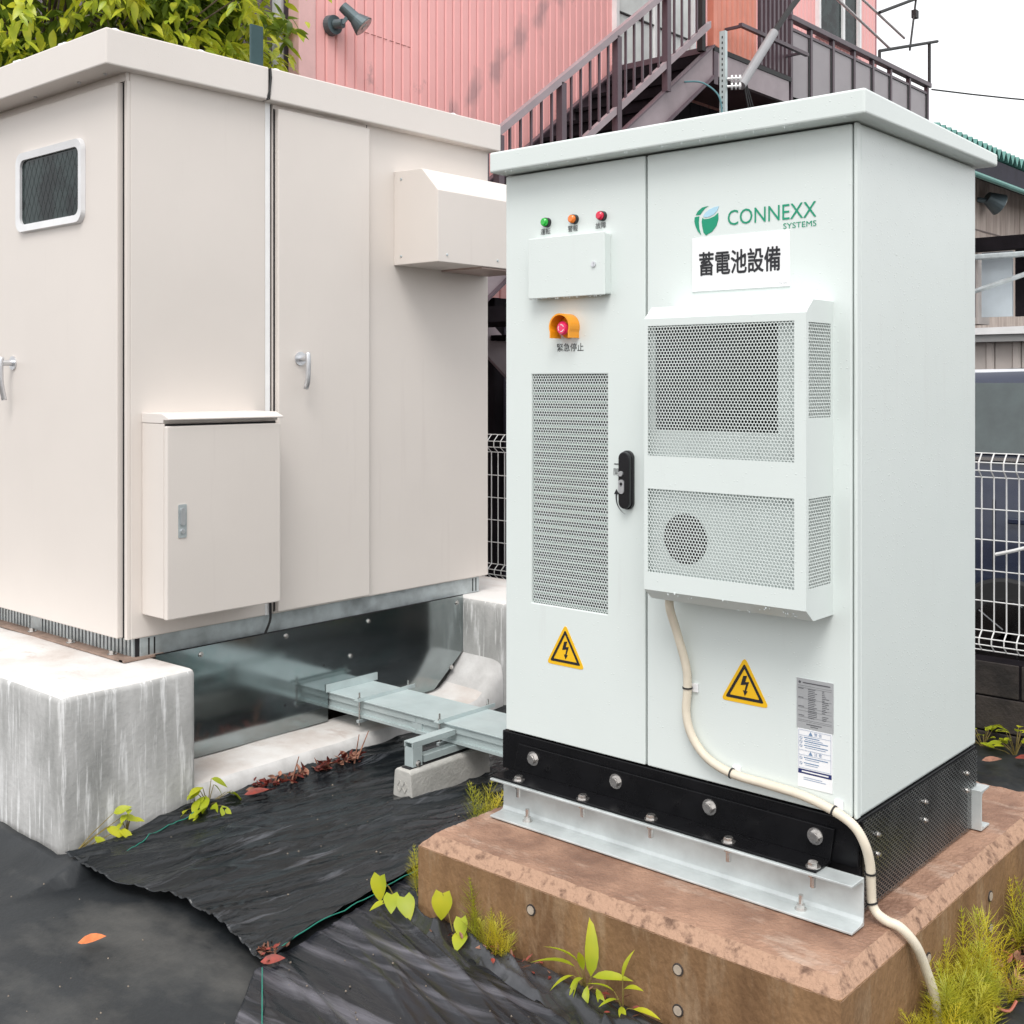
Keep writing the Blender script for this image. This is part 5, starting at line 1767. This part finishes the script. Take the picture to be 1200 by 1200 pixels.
box_obj('side_wall', beige_wall, up, -2.80, -2.65, UY - 0.02, UY + 0.3, 2.20, 2.868)
m_ = MB()
m_.cyl((-2.63, UY - 0.19, 2.25), (-2.63, UY - 0.19, 2.785), 0.022, n=10)
m_.build('downpipe', mauve, up)
m_ = MB()
m_.tube([(-2.66, UY - 0.35, 2.42), (-2.6, UY - 0.35, 2.47), (0.5, UY - 0.5, 3.35)], 0.022, n=8)
m_.cyl((-2.66, UY - 0.35, 2.20), (-2.66, UY - 0.35, 2.43), 0.03, n=8)
m_.build('hand_rail', galv, up)
box_obj('side_panel', roof_teal, up, -2.2, -1.2, UY + 0.02, UY + 0.04, 2.70, 2.80)

# ------------------------------------------------------------------ DARK BLUE CAR
car = thing('parked_car', (1.2, 4.4, -0.02), 'dark blue tall hatchback parked behind the white wire fence', 'car')
cyc, hw_ = 4.37, 0.87
CDX = -0.42
st_ = [(-1.02, 0.42, 0.95, 1.02, 0.80), (-0.98, 0.30, 1.05, 1.42, 0.86), (-0.90, 0.24, 1.08, 1.60, 0.87), (-0.62, 0.22, 1.07, 1.655, 0.87), (0.2, 0.22, 1.05, 1.675, 0.87),
       (1.0, 0.22, 1.03, 1.66, 0.87), (1.5, 0.22, 1.01, 1.56, 0.87), (2.05, 0.22, 0.99, 1.20, 0.87), (2.35, 0.24, 0.97, 1.02, 0.86), (2.95, 0.26, 0.88, 0.92, 0.83), (3.2, 0.32, 0.74, 0.78, 0.75)]
b = MB()
V, F_ = [], []
for (x, zb_, zbelt, zr, w) in st_:
    zbelt = zbelt + 0.16 if zr - zbelt > 0.2 else zbelt
    zr += 0.05
    gh = zr - zbelt
    sec = [(w * 0.90, zb_), (w, zb_ + 0.10), (w, zb_ + 0.38), (w * 0.985, zbelt - 0.06), (w * 0.965, zbelt), (w * 0.965 - 0.16 * min(1, gh / 0.6), zbelt + gh * 0.86), (w * 0.965 - 0.24 * min(1, gh / 0.6), zr - 0.012 * (gh > 0.2)), (0, zr + 0.02)]
    ring = [(x, cyc - a, z) for a, z in sec] + [(x, cyc + a, z) for a, z in sec[-2::-1]]
    V += ring
k_ = 15
for i in range(len(st_) - 1):
    for j in range(k_):
        F_.append((i * k_ + j, i * k_ + (j + 1) % k_, (i + 1) * k_ + (j + 1) % k_, (i + 1) * k_ + j))
F_ += [tuple(range(k_)), tuple(range((len(st_) - 1) * k_, len(st_) * k_))]
b.add(V, F_)
cbody = b.build('body', car_blue, car, bevel=0.02, smooth=True)
def side_win(xa, xb, s, xat=None, xbt=None):
    """pane on the greenhouse side, following its lean"""
    xat = xa if xat is None else xat
    xbt = xb if xbt is None else xbt
    w0, w1 = hw_ * 0.965 + 0.006, hw_ * 0.965 - 0.115 + 0.006
    zb_, zt_ = 1.26, 1.635
    q = [(xa, cyc - s * w0, zb_), (xb, cyc - s * w0, zb_), (xbt, cyc - s * w1, zt_), (xat, cyc - s * w1, zt_)]
    b = MB()
    b.prism(q, (0, -s * 0.008, 0.002))
    return b.build('side_window', car_glass, car)
for s in (1, -1):
    side_win(-0.92, -0.62, s, -0.86, -0.62)
    side_win(-0.57, 0.50, s)
    side_win(0.56, 1.65, s, 0.56, 1.25)
    b = MB()
    b.prism([(-1.03, cyc - s * 0.86, 0.98), (-0.955, cyc - s * 0.885, 0.98), (-0.945, cyc - s * 0.80, 1.40), (-0.99, cyc - s * 0.76, 1.40)], (0, -s * 0.012, 0))
    b.build('tail_light', tail_red, car)
    b = MB()
    b.tube([(-0.80, cyc - s * 0.60, 1.655), (-0.70, cyc - s * 0.60, 1.695), (0.9, cyc - s * 0.60, 1.71), (1.05, cyc - s * 0.60, 1.66)], 0.016, n=8)
    b.build('roof_rail', chrome, car)
    b = MB()
    b.box(-0.90, 1.70, cyc - s * 0.872, cyc - s * 0.850, 1.225, 1.243)
    b.build('window_trim', chrome, car)
    for xx in (-0.28, 0.70):
        box_obj('door_handle', car_blue, car, xx - 0.07, xx + 0.08, cyc - s * 0.895, cyc - s * 0.872, 0.90, 0.93, bevel=0.006)
    b = MB()
    for xx in (-0.42, 0.53, 1.72):
        b.box(xx - 0.004, xx + 0.004, cyc - s * 0.874, cyc - s * 0.868, 0.36, 1.02)
    b.build('door_seams', black_gap, car)
    for x in (-0.35, 2.35):
        w = MB()
        w.cyl((x, cyc - s * 0.70, 0.30), (x, cyc - s * 0.885, 0.30), 0.315, n=28)
        wo = w.build('wheel', rubber, car, bevel=0.02)
        w = MB()
        w.cyl((x, cyc - s * 0.886, 0.30), (x, cyc - s * 0.892, 0.30), 0.20, n=24)
        for k in range(5):
            t = 2 * math.pi * k / 5
            w.bar((x, cyc - s * 0.895, 0.30), (x + 0.19 * math.cos(t), cyc - s * 0.895, 0.30 + 0.19 * math.sin(t)), 0.05, 0.012, up=(0, 1, 0))
        w.build('rim', chrome, wo)
    b = MB()
    b.box(1.55, 1.72, cyc - s * 1.06, cyc - s * 0.88, 1.02, 1.14)
    b.build('wing_mirror', car_blue, car, bevel=0.03)
b = MB()
b.box(-1.05, -1.0, cyc - 0.62, cyc + 0.62, 1.05, 1.38)
b.build('rear_window', car_glass, car)
b = MB()
b.box(-1.10, -0.98, cyc - 0.82, cyc + 0.82, 0.32, 0.60)
b.build('rear_bumper', car_blue, car, bevel=0.04)
car.location.x += CDX

# ------------------------------------------------------------------ VEGETATION
def leaf_mesh(name, m, L=1.0, W=0.34, fold=0.10, droop=0.18, heart=False, nseg=5):
    """leaf along +X, unit length, folded on its midrib"""
    V, F_ = [], []
    for i in range(nseg + 1):
        t = i / nseg
        if heart:
            w = W * (math.sin(math.pi * min(1, (t * 0.93 + 0.07)) ** 0.62)) ** 0.8 if t < 1 else 0.0
        else:
            w = W * math.sin(math.pi * t ** 0.8) ** 0.9 if 0 < t < 1 else (0.02 * W)
        z = -droop * t * t
        V += [(t * L - (0.12 * L if heart and i == 0 else 0), w / 2, z + fold * w), (t * L, 0, z), (t * L - (0.12 * L if heart and i == 0 else 0), -w / 2, z + fold * w)]
    for i in range(nseg):
        k = 3 * i
        F_ += [(k, k + 1, k + 4, k + 3), (k + 1, k + 2, k + 5, k + 4)]
    me = bpy.data.meshes.new(name)
    me.from_pydata(V, [], F_)
    me.materials.append(m)
    for p in me.polygons:
        p.use_smooth = True
    return me

def leaf_matrix(p, d, size, roll=0.0, wscale=1.0):
    d = Vector(d).normalized()
    up = Vector((0, 0, 1))
    s = up.cross(d)
    s = s.normalized() if s.length > 1e-4 else Vector((0, 1, 0))
    n = d.cross(s)
    s2 = s * math.cos(roll) + n * math.sin(roll)
    n2 = d.cross(s2)
    M = Matrix(((d.x * size, s2.x * size * wscale, n2.x * size, p[0]), (d.y * size, s2.y * size * wscale, n2.y * size, p[1]), (d.z * size, s2.z * size * wscale, n2.z * size, p[2]), (0, 0, 0, 1)))
    return M

def leaf_obj(me, name, parent, M):
    o = bpy.data.objects.new(name, me)
    COL.objects.link(o)
    o.parent = parent
    o.matrix_local = Matrix.Translation(-wloc(parent)) @ M
    return o

# --- tree behind the enclosure
rnd = random.Random(21)
tree = thing('broadleaf_tree', (-6.5, 1.35, -0.1), 'yellow-green broadleaf tree rising behind the beige enclosure', 'tree')
TC = Vector((-6.27, 1.27, 4.20))
b = MB()
b.tube([(-6.5, 1.35, -0.11), (-6.52, 1.30, 1.2), (-6.45, 1.22, 2.4), (-6.5, 1.1, 3.4)], [0.13, 0.11, 0.09, 0.07], n=10)
trunk = b.build('trunk', bark, tree, smooth=True)
ends = []
b = MB()
for k in range(230):
    th = rnd.uniform(0, 2 * math.pi)
    cz = rnd.uniform(-0.92, 0.85)
    rr = rnd.uniform(0.55, 1.0)
    dirv = Vector((math.cos(th) * math.sqrt(1 - cz * cz) * 1.75, math.sin(th) * math.sqrt(1 - cz * cz) * 1.5, cz * 1.65)) * rr
    e = TC + dirv * (0.86 + 0.28 * nz(dirv.x * 1.3, dirv.y * 1.3, dirv.z * 1.3))
    s = Vector((-6.5, 1.1, 2.6)) + Vector((rnd.uniform(-0.1, 0.1), rnd.uniform(-0.1, 0.1), rnd.uniform(0, 0.9)))
    mid = s.lerp(e, 0.55) + Vector((0, 0, 0.25))
    b.tube([s, mid, e, e + dirv.normalized() * 0.18 + Vector((0, 0, -0.10))], [0.014, 0.008, 0.004, 0.002], n=5, caps=False)
    ends.append((e, dirv.normalized()))
b.build('branches', bark, tree)
cam_p = Vector(cam.location)
fw_ = Vector((-math.sin(R(41.153)), math.cos(R(41.153)), 0))
rt_ = Vector((math.cos(R(41.153)), math.sin(R(41.153)), 0))
def to_px(p):
    d = p - cam_p
    t = d.dot(fw_)
    return 600 + 1373 * d.dot(rt_) / t, 450 - 1373 * d.z / t, t
leaves = []
for e, dv in ends:
    for c in range(4):
        cc = e + Vector((rnd.gauss(0, 0.17), rnd.gauss(0, 0.17), rnd.gauss(0, 0.14)))
        for k in range(18):
            a = rnd.uniform(0, 2 * math.pi)
            d = Vector((math.cos(a), math.sin(a), rnd.uniform(-1.3, 0.15))) + dv * 0.5
            p = cc + Vector((rnd.gauss(0, 0.055), rnd.gauss(0, 0.055), rnd.gauss(0, 0.05)))
            leaves.append((p, d, rnd.uniform(0.085, 0.145), rnd.uniform(-0.7, 0.7), (p - TC).length))
lm_y = leaf_mesh('leaf_young', leaf_yellow, W=0.36, droop=0.22, fold=0.12)
lm_g = leaf_mesh('leaf_old', leaf_green, W=0.38, droop=0.18, fold=0.10)
vis = []
for i, (p, d, s, r, q) in enumerate(leaves):
    x, y, t = to_px(p)
    if -10 < x < 380 and -10 < y < 100:
        vis.append((t, i))
vis.sort()
single = set(i for t, i in vis[:300])
groups = {0: ([], []), 1: ([], [])}
def young(i):
    p, d, s, r, q = leaves[i]
    n_ = nz(p.x * 1.7, p.y * 1.7, p.z * 1.7)
    return (q > 1.15 and n_ > -0.25) or n_ > 0.25
for i, (p, d, s, r, q) in enumerate(leaves):
    M = leaf_matrix(p, d, s, r)
    me = lm_y if young(i) else lm_g
    if i in single:
        leaf_obj(me, 'leaf', tree, M)
    else:
        V, F_ = groups[0 if young(i) else 1]
        k = len(V)
        V += [tuple(M @ v.co) for v in me.vertices]
        F_ += [tuple(j + k for j in pl.vertices) for pl in me.polygons]
for gi, m_ in ((0, leaf_yellow), (1, leaf_green)):
    b = MB()
    b.add(*groups[gi])
    o = b.build('crown', m_, tree, fixn=False, smooth=True)
    o['kind'] = 'stuff'

# --- weeds
heart_m = leaf_mesh('heart_leaf', weed_leaf, W=0.80, fold=0.10, droop=0.20, heart=True, nseg=6)
long_m = leaf_mesh('long_leaf', weed_leaf, W=0.26, fold=0.16, droop=0.35, nseg=6)
oval_m = leaf_mesh('oval_leaf', weed_leaf, W=0.52, fold=0.10, droop=0.25, nseg=6)
def leafy(name, base, me, specs, label, cat='weed', group=None):
    """specs: (dx,dy,z, direction, size, roll)"""
    root = thing(name, base, label, cat, group)
    bz = Vector(base)
    for dx, dy, z, d, s, r in specs:
        tip = bz + Vector((dx, dy, z))
        b = MB()
        b.tube([bz, bz.lerp(tip, 0.5) + Vector((0, 0, 0.008)), tip], [0.0022, 0.0018, 0.0012], n=5)
        b.build('stem', stem_m, root)
        leaf_obj(me, 'leaf', root, leaf_matrix(tip, d, s * 1.25, r))
    return root
TOCAM = Vector((0.62, -0.72, 0.3))
leafy('heart_leaf_weed', (-1.335, -0.335, 0.015), heart_m,
      [(-0.055, -0.03, 0.085, (0.1, -0.25, -1), 0.062, 0.2), (0.02, -0.05, 0.055, (0.5, -0.5, -0.3), 0.05, 0.0), (0.07, -0.045, 0.060, (0.6, -0.3, -0.5), 0.056, 0.3), (0.0, -0.07, 0.03, (-0.4, -0.6, -0.2), 0.035, 0)],
      'small weed with round yellow-green leaves at the left plinth corner')
leafy('heart_leaf_weed', (-1.065, -0.372, 0.02), heart_m,
      [(-0.035, -0.01, 0.115, (0.1, -0.2, -0.9), 0.062, -0.2), (0.05, -0.02, 0.070, (0.35, -0.4, -0.7), 0.045, 0.4), (0.06, -0.03, 0.030, (0.3, -0.6, -0.2), 0.045, 0.0)],
      'heart leaved weed on the plinth front between crumpled sheet and fern weeds')
leafy('long_leaf_weed', (-0.565, -0.385, 0.02), long_m,
      [(0.01, 0.005, 0.05, (0.02, 0.05, 1), 0.115, 1.2), (-0.02, -0.01, 0.085, (-0.75, -0.25, 0.55), 0.075, 0.4), (-0.025, -0.02, 0.075, (-1, -0.3, 0.25), 0.095, 0.2), (0.02, 0.0, 0.055, (0.8, 0.1, 0.35), 0.085, 0.5),
       (0.0, -0.03, 0.060, (-0.1, -0.6, -0.6), 0.070, 0.2), (0.025, -0.03, 0.045, (0.3, -0.6, -0.4), 0.060, 0.0), (0.005, -0.02, 0.075, (-0.05, -0.3, 1.0), 0.06, 0.9), (0.04, -0.01, 0.035, (0.7, -0.45, -0.3), 0.06, 0.1), (-0.03, -0.02, 0.05, (-0.6, -0.6, -0.2), 0.055, 0.0), (0.01, -0.03, 0.06, (0.1, -0.8, 0.3), 0.05, 0.0)],
      'broad yellow weed with long arching leaves against the plinth front')
leafy('long_leaf_weed', (-0.445, -0.39, 0.015), long_m,
      [(0.0, 0.0, 0.09, (0.1, 0.0, 1), 0.06, 1.0), (0.01, -0.01, 0.07, (0.6, -0.2, 0.5), 0.06, 0.3), (-0.02, -0.01, 0.055, (-0.7, -0.3, 0.4), 0.055, 0.3), (0.01, -0.02, 0.03, (0.5, -0.6, 0.1), 0.06, 0.0), (0.04, -0.01, 0.03, (0.9, 0.0, 0.3), 0.06, 0.2), (0.0, -0.02, 0.045, (-0.2, -0.8, 0.3), 0.05, 0.1)],
      'slender small leaved weed beside the broad yellow weed at the plinth')
def bushy(base, n_, rx_, ry_, h, sz, label, seed, climb=0.0):
    r_ = random.Random(seed)
    sp = []
    for k in range(n_):
        a = r_.uniform(0, 6.28)
        q = r_.random() ** 0.6
        dx, dy = abs(math.cos(a)) * q * rx_, math.sin(a) * q * ry_
        z = h * (1 - 0.7 * q) * r_.uniform(0.5, 1.1) + climb * max(0, dy)
        sp.append((dx, dy, z, (0.55 + 0.4 * math.cos(a), math.sin(a) - 0.25, r_.uniform(-0.75, 0.15)), sz * r_.uniform(0.7, 1.15), r_.uniform(-0.4, 0.4)))
    leafy('oval_leaf_weed', base, oval_m, sp, label)
bushy((-2.45, -0.27, 0.03), 17, 0.09, 0.11, 0.12, 0.056, 'bushy yellow-green weed where the foundation wall meets the kerb', 3)
bushy((-2.462, -0.60, 0.02), 6, 0.03, 0.05, 0.11, 0.038, 'tiny reddish stemmed weed on the foundation wall foot between two bushier weeds', 4)
leafy('vine', (-2.44, -0.83, 0.01), oval_m,
      [(0.02, 0.00, 0.020, (0.6, -0.5, 0.0), 0.05, 0.1), (0.01, 0.05, 0.035, (0.7, -0.2, -0.2), 0.055, 0.2), (-0.01, 0.10, 0.050, (0.5, 0.2, -0.3), 0.06, 0.0), (-0.02, 0.15, 0.065, (0.5, 0.3, -0.2), 0.060, 0.3), (-0.025, 0.18, 0.105, (0.3, 0.3, 0.2), 0.05, 0.8), (0.03, -0.03, 0.01, (0.6, -0.6, 0.0), 0.045, 0.0),
       (0.01, 0.12, 0.03, (0.6, 0.1, 0.0), 0.055, 0.0), (0.0, 0.19, 0.05, (0.6, 0.2, -0.2), 0.055, 0.1), (0.02, 0.06, 0.012, (0.7, -0.4, 0.0), 0.05, 0.2), (-0.02, 0.21, 0.085, (0.4, 0.5, -0.1), 0.05, 0.4)],
      'yellow-green vine creeping up the corner of the streaked foundation')
for (x, y, lab) in ((-0.53, 2.46, 'small leafy weed at the foot of the block wall by the cabinet'), (-0.38, 2.42, 'tiny weed at the block wall foot in front of the car')):
    sp_ = []
    for k in range(14):
        a = rnd.uniform(0, 6.28)
        sp_.append((math.cos(a) * rnd.uniform(0.01, 0.09), math.sin(a) * rnd.uniform(0.01, 0.06), rnd.uniform(0.02, 0.13), (math.cos(a), math.sin(a), rnd.uniform(-0.2, 0.7)), rnd.uniform(0.04, 0.06), rnd.uniform(-0.4, 0.4)))
    leafy('leafy_weed', (x, y, 0.01), oval_m, sp_, lab)

# --- horsetail clumps
def shoot_mesh(seed, H=0.24, nb=9, lb=0.05):
    r_ = random.Random(seed)
    b = MB()
    bend = Vector((r_.uniform(-0.25, 0.25), r_.uniform(-0.25, 0.25), 0)) * H
    node = lambda t: Vector((0, 0, H * t)) + bend * t * t
    b.tube([node(i / 6) for i in range(7)], [0.0022 * (1 - 0.7 * i / 6) for i in range(7)], n=4)
    n_ = int(H / 0.014)
    for k in range(2, n_):
        t = k / n_
        L = lb * (0.35 + 0.9 * math.sin(math.pi * min(1, t * 0.9 + 0.12))) * r_.uniform(0.8, 1.15)
        if t > 0.85:
            L *= 0.5
        a0 = r_.uniform(0, 6.28)
        for j in range(nb):
            a = a0 + 2 * math.pi * j / nb + r_.uniform(-0.2, 0.2)
            d = Vector((math.cos(a), math.sin(a), r_.uniform(0.35, 0.75)))
            p0 = node(t)
            p1 = p0 + d * L * 0.55
            p2 = p0 + d * L + Vector((0, 0, L * 0.12))
            s = Vector((-math.sin(a), math.cos(a), 0)) * 0.0010
            b.add([p0 - s, p0 + s, p1 + s, p1 - s, p2], [(0, 1, 2, 3), (3, 2, 4)])
    me = bpy.data.meshes.new('horsetail_shoot')
    me.from_pydata([tuple(v) for v in b.v], [], b.f)
    me.materials.append(horsetail_m)
    return me
shoots = [shoot_mesh(s, 0.24, 7, 0.050 + 0.004 * s) for s in range(5)]
def horsetail(base, spots, label):
    root = thing('horsetail_clump', base, label, 'weed')
    for x, y, z, h, lean in spots:
        o = bpy.data.objects.new('shoot', shoots[rnd.randrange(5)])
        COL.objects.link(o)
        o.parent = root
        o.location = Vector((x, y, z)) - Vector(base)
        o.rotation_euler = (rnd.gauss(0, lean), rnd.gauss(0, lean), rnd.uniform(0, 6.28))
        s = h / 0.24
        o.scale = (s, s, s)
    return root
sp_ = []
for k in range(64):
    y = rnd.uniform(-0.10, 0.46)
    x = 0.165 + rnd.random() ** 1.4 * (0.10 if y > 0.1 else 0.16)
    sp_.append((x, y, -0.05, rnd.uniform(0.10, 0.19) * (1.15 if 0.1 < y < 0.4 else 0.9), 0.30))
for (x, y, h) in ((0.16, 0.34, 0.25), (0.17, 0.42, 0.27), (0.155, 0.26, 0.21), (0.18, 0.50, 0.24)):
    sp_.append((x, y, -0.05, h, 0.06))
horsetail((0.19, 0.2, -0.05), sp_, 'dense golden horsetail clump at the drain hose end beside the plinth')
horsetail((0.22, 0.82, -0.05), [(0.20 + rnd.uniform(-0.04, 0.08), 0.82 + rnd.uniform(-0.10, 0.10), -0.05, rnd.uniform(0.16, 0.27), 0.22) for k in range(20)],
          'horsetail clump behind the drain hose clump further along the plinth side')
horsetail((-0.93, -0.375, 0.02), [(-0.95 + rnd.uniform(-0.05, 0.14), -0.375 + rnd.uniform(-0.03, 0.01), 0.02, rnd.uniform(0.07, 0.13), 0.25) for k in range(11)] + [(-0.985, -0.365, 0.03, 0.17, 0.05), (-1.0, -0.36, 0.03, 0.14, 0.1)],
          'thin horsetail clump below the round plug on the plinth front')
horsetail((-1.30, -0.30, 0.03), [(-1.295 + rnd.uniform(-0.03, 0.02), -0.30 + rnd.uniform(-0.05, 0.05), 0.03, rnd.uniform(0.10, 0.16), 0.12) for k in range(6)],
          'short horsetail tuft at the left plinth corner behind round leaves')
horsetail((-1.285, 0.02, 0.10), [(-1.295 + rnd.uniform(-0.02, 0.02), 0.02 + rnd.uniform(-0.04, 0.04), 0.10, rnd.uniform(0.16, 0.21), 0.15) for k in range(5)],
          'small horsetail tuft beside the left end of the steel channel')

# --- fallen leaves and litter
dry_m = {}
for nm, m_ in (('orange', leaf_orange), ('red', leaf_red), ('brown', leaf_brown)):
    dry_m[nm] = leaf_mesh('dry_leaf_' + nm, m_, W=0.42, fold=0.25, droop=-0.15, nseg=5)
def single_leaf(p, d, s, nm, roll, label, group=None):
    o = bpy.data.objects.new('fallen_leaf', dry_m[nm])
    COL.objects.link(o)
    o.matrix_world = leaf_matrix(p, d, s, roll)
    return tag(o, label, 'leaf', group)
single_leaf((-1.862, -1.112, 0.012), (0.75, 0.60, 0.12), 0.088, 'orange', 0.35, 'single curled orange leaf on the smooth black sheet')
single_leaf((-1.372, -0.832, 0.012), (0.8, 0.55, 0.1), 0.075, 'red', 0.5, 'red dry leaf under the pinned sheet corner')
single_leaf((-2.395, -0.145, 0.062), (0.6, 0.7, 0.05), 0.095, 'red', 0.3, 'larger red leaf beside the bushy weed on the kerb')
single_leaf((-2.372, -0.09, 0.062), (0.7, 0.6, 0.1), 0.070, 'red', -0.3, 'pale red leaf next to the larger red leaf by the kerb')
single_leaf((0.235, 0.77, -0.02), (0.5, 0.5, 0.4), 0.075, 'orange', 0.5, 'upright orange leaf in front of the further horsetail clump')
single_leaf((-0.34, 2.30, 0.05), (0.7, -0.5, 0.1), 0.09, 'red', 0.4, 'reddish leaf on the grey sheet near the block wall')
single_leaf((-0.44, 2.18, 0.045), (0.8, 0.3, 0.05), 0.08, 'brown', 0.4, 'brown leaf on the grey sheet near the block wall')
def litter(name, spots, label, mats=('red', 'brown'), smin=0.018, smax=0.05):
    V, F_ = {k: [] for k in mats}, {k: [] for k in mats}
    root = thing(name, spots[0], label, 'leaf litter')
    for p in spots:
        k_ = rnd.choice(mats)
        M = leaf_matrix(p, (rnd.uniform(-1, 1), rnd.uniform(-1, 1), rnd.uniform(-0.2, 0.5)), rnd.uniform(smin, smax), rnd.uniform(-1, 1))
        k = len(V[k_])
        V[k_] += [tuple(M @ v.co) for v in dry_m[k_].vertices]
        F_[k_] += [tuple(j + k for j in pl.vertices) for pl in dry_m[k_].polygons]
    for k_ in mats:
        b = MB()
        b.add(V[k_], F_[k_])
        b.build('litter', dry_m[k_].materials[0], root, fixn=False)['kind'] = 'stuff'
    return root
sp_ = []
for k in range(150):
    t = rnd.random()
    sp_.append((-2.435 + 0.012 * t + rnd.gauss(0, 0.010), -0.06 + t * 0.52, 0.045 + rnd.uniform(0, 0.030)))
litter('leaf_litter', sp_, 'strip of red dry leaf scraps along the kerb foot', ('red', 'red', 'brown'))
litter('leaf_litter', [(-1.388 + rnd.gauss(0, 0.022), -0.778 + rnd.gauss(0, 0.022), 0.016 + rnd.uniform(0, 0.012)) for k in range(34)],
       'little heap of brown scraps at the pinned sheet corner', ('brown', 'brown', 'red'), 0.012, 0.026)
litter('leaf_litter', [(-0.99 + rnd.uniform(-0.12, 0.6), -0.40 + rnd.gauss(0, 0.02), 0.03 + rnd.uniform(0, 0.02)) for k in range(40)],
       'brown leaf scraps caught at the plinth front foot', ('brown', 'red'), 0.012, 0.035)
litter('leaf_litter', [(0.20 + rnd.uniform(-0.03, 0.12), 0.55 + rnd.uniform(-0.1, 0.25), -0.03 + rnd.uniform(0, 0.02)) for k in range(70)],
       'brown leaf scraps between the two horsetail clumps', ('brown', 'red'), 0.02, 0.055)
b = MB()
b.tube(catmull([(0.205, 0.33, -0.015), (0.235, 0.35, -0.022), (0.25, 0.335, -0.018), (0.275, 0.345, -0.02), (0.285, 0.37, 0.0)], 0.008), 0.004, n=6)
tag(b.build('twig', mat('red_twig', (0.42, 0.12, 0.08), 0.5), None), 'short red twig on the grey sheet by the hose end', 'twig')
b = MB()
for (p0, p1) in (((-2.41, 0.42, 0.03), (-2.40, 0.44, 0.16)), ((-2.40, 0.43, 0.06), (-2.385, 0.48, 0.17)), ((-2.42, 0.10, 0.04), (-2.41, 0.13, 0.14))):
    b.tube([p0, p1], [0.004, 0.002], n=5)
tag(b.build('dry_stalks', leaf_brown, None), 'dry brown stalks standing at the kerb foot under the duct', 'stalks')

# --- crumbs of soil and gravel lying on the sheets
b = MB()
for k in range(200):
    if k % 3 == 0:
        x, y = rnd.uniform(-2.35, -1.5), rnd.uniform(-0.7, 0.9)
        z = zA(x, y, 0.5, 0.5)
    elif k % 3 == 1:
        x, y = rnd.uniform(-2.8, -1.2), rnd.uniform(-1.8, -0.92)
        z = zB(x, y, 0.5, 0.5)
    else:
        x, y = rnd.uniform(-1.30, -0.5), rnd.uniform(-1.1, -0.55)
        z = zC(x, y, 0.5, 0.5)
        if y + 0.9 * x < -2.0:
            continue
    r_ = rnd.uniform(0.0012, 0.0042)
    P = Vector((x, y, z + r_ * 0.5))
    V = [P + Vector((r_ * rnd.uniform(0.6, 1.4), 0, 0)), P + Vector((-r_ * rnd.uniform(0.6, 1.4), 0, 0)), P + Vector((0, r_, 0)), P + Vector((0, -r_ * rnd.uniform(0.6, 1.4), 0)), P + Vector((0, 0, r_)), P - Vector((0, 0, r_))]
    b.add(V, [(0, 2, 4), (2, 1, 4), (1, 3, 4), (3, 0, 4), (2, 0, 5), (1, 2, 5), (3, 1, 5), (0, 3, 5)])
o = b.build('crumbs', mat('crumb_grey', (0.20, 0.165, 0.13), 0.9, var=0.5, vscale=60), None)
o['kind'] = 'stuff'
tag(o, 'scattered crumbs of soil and gravel lying on the black sheets', 'crumbs')
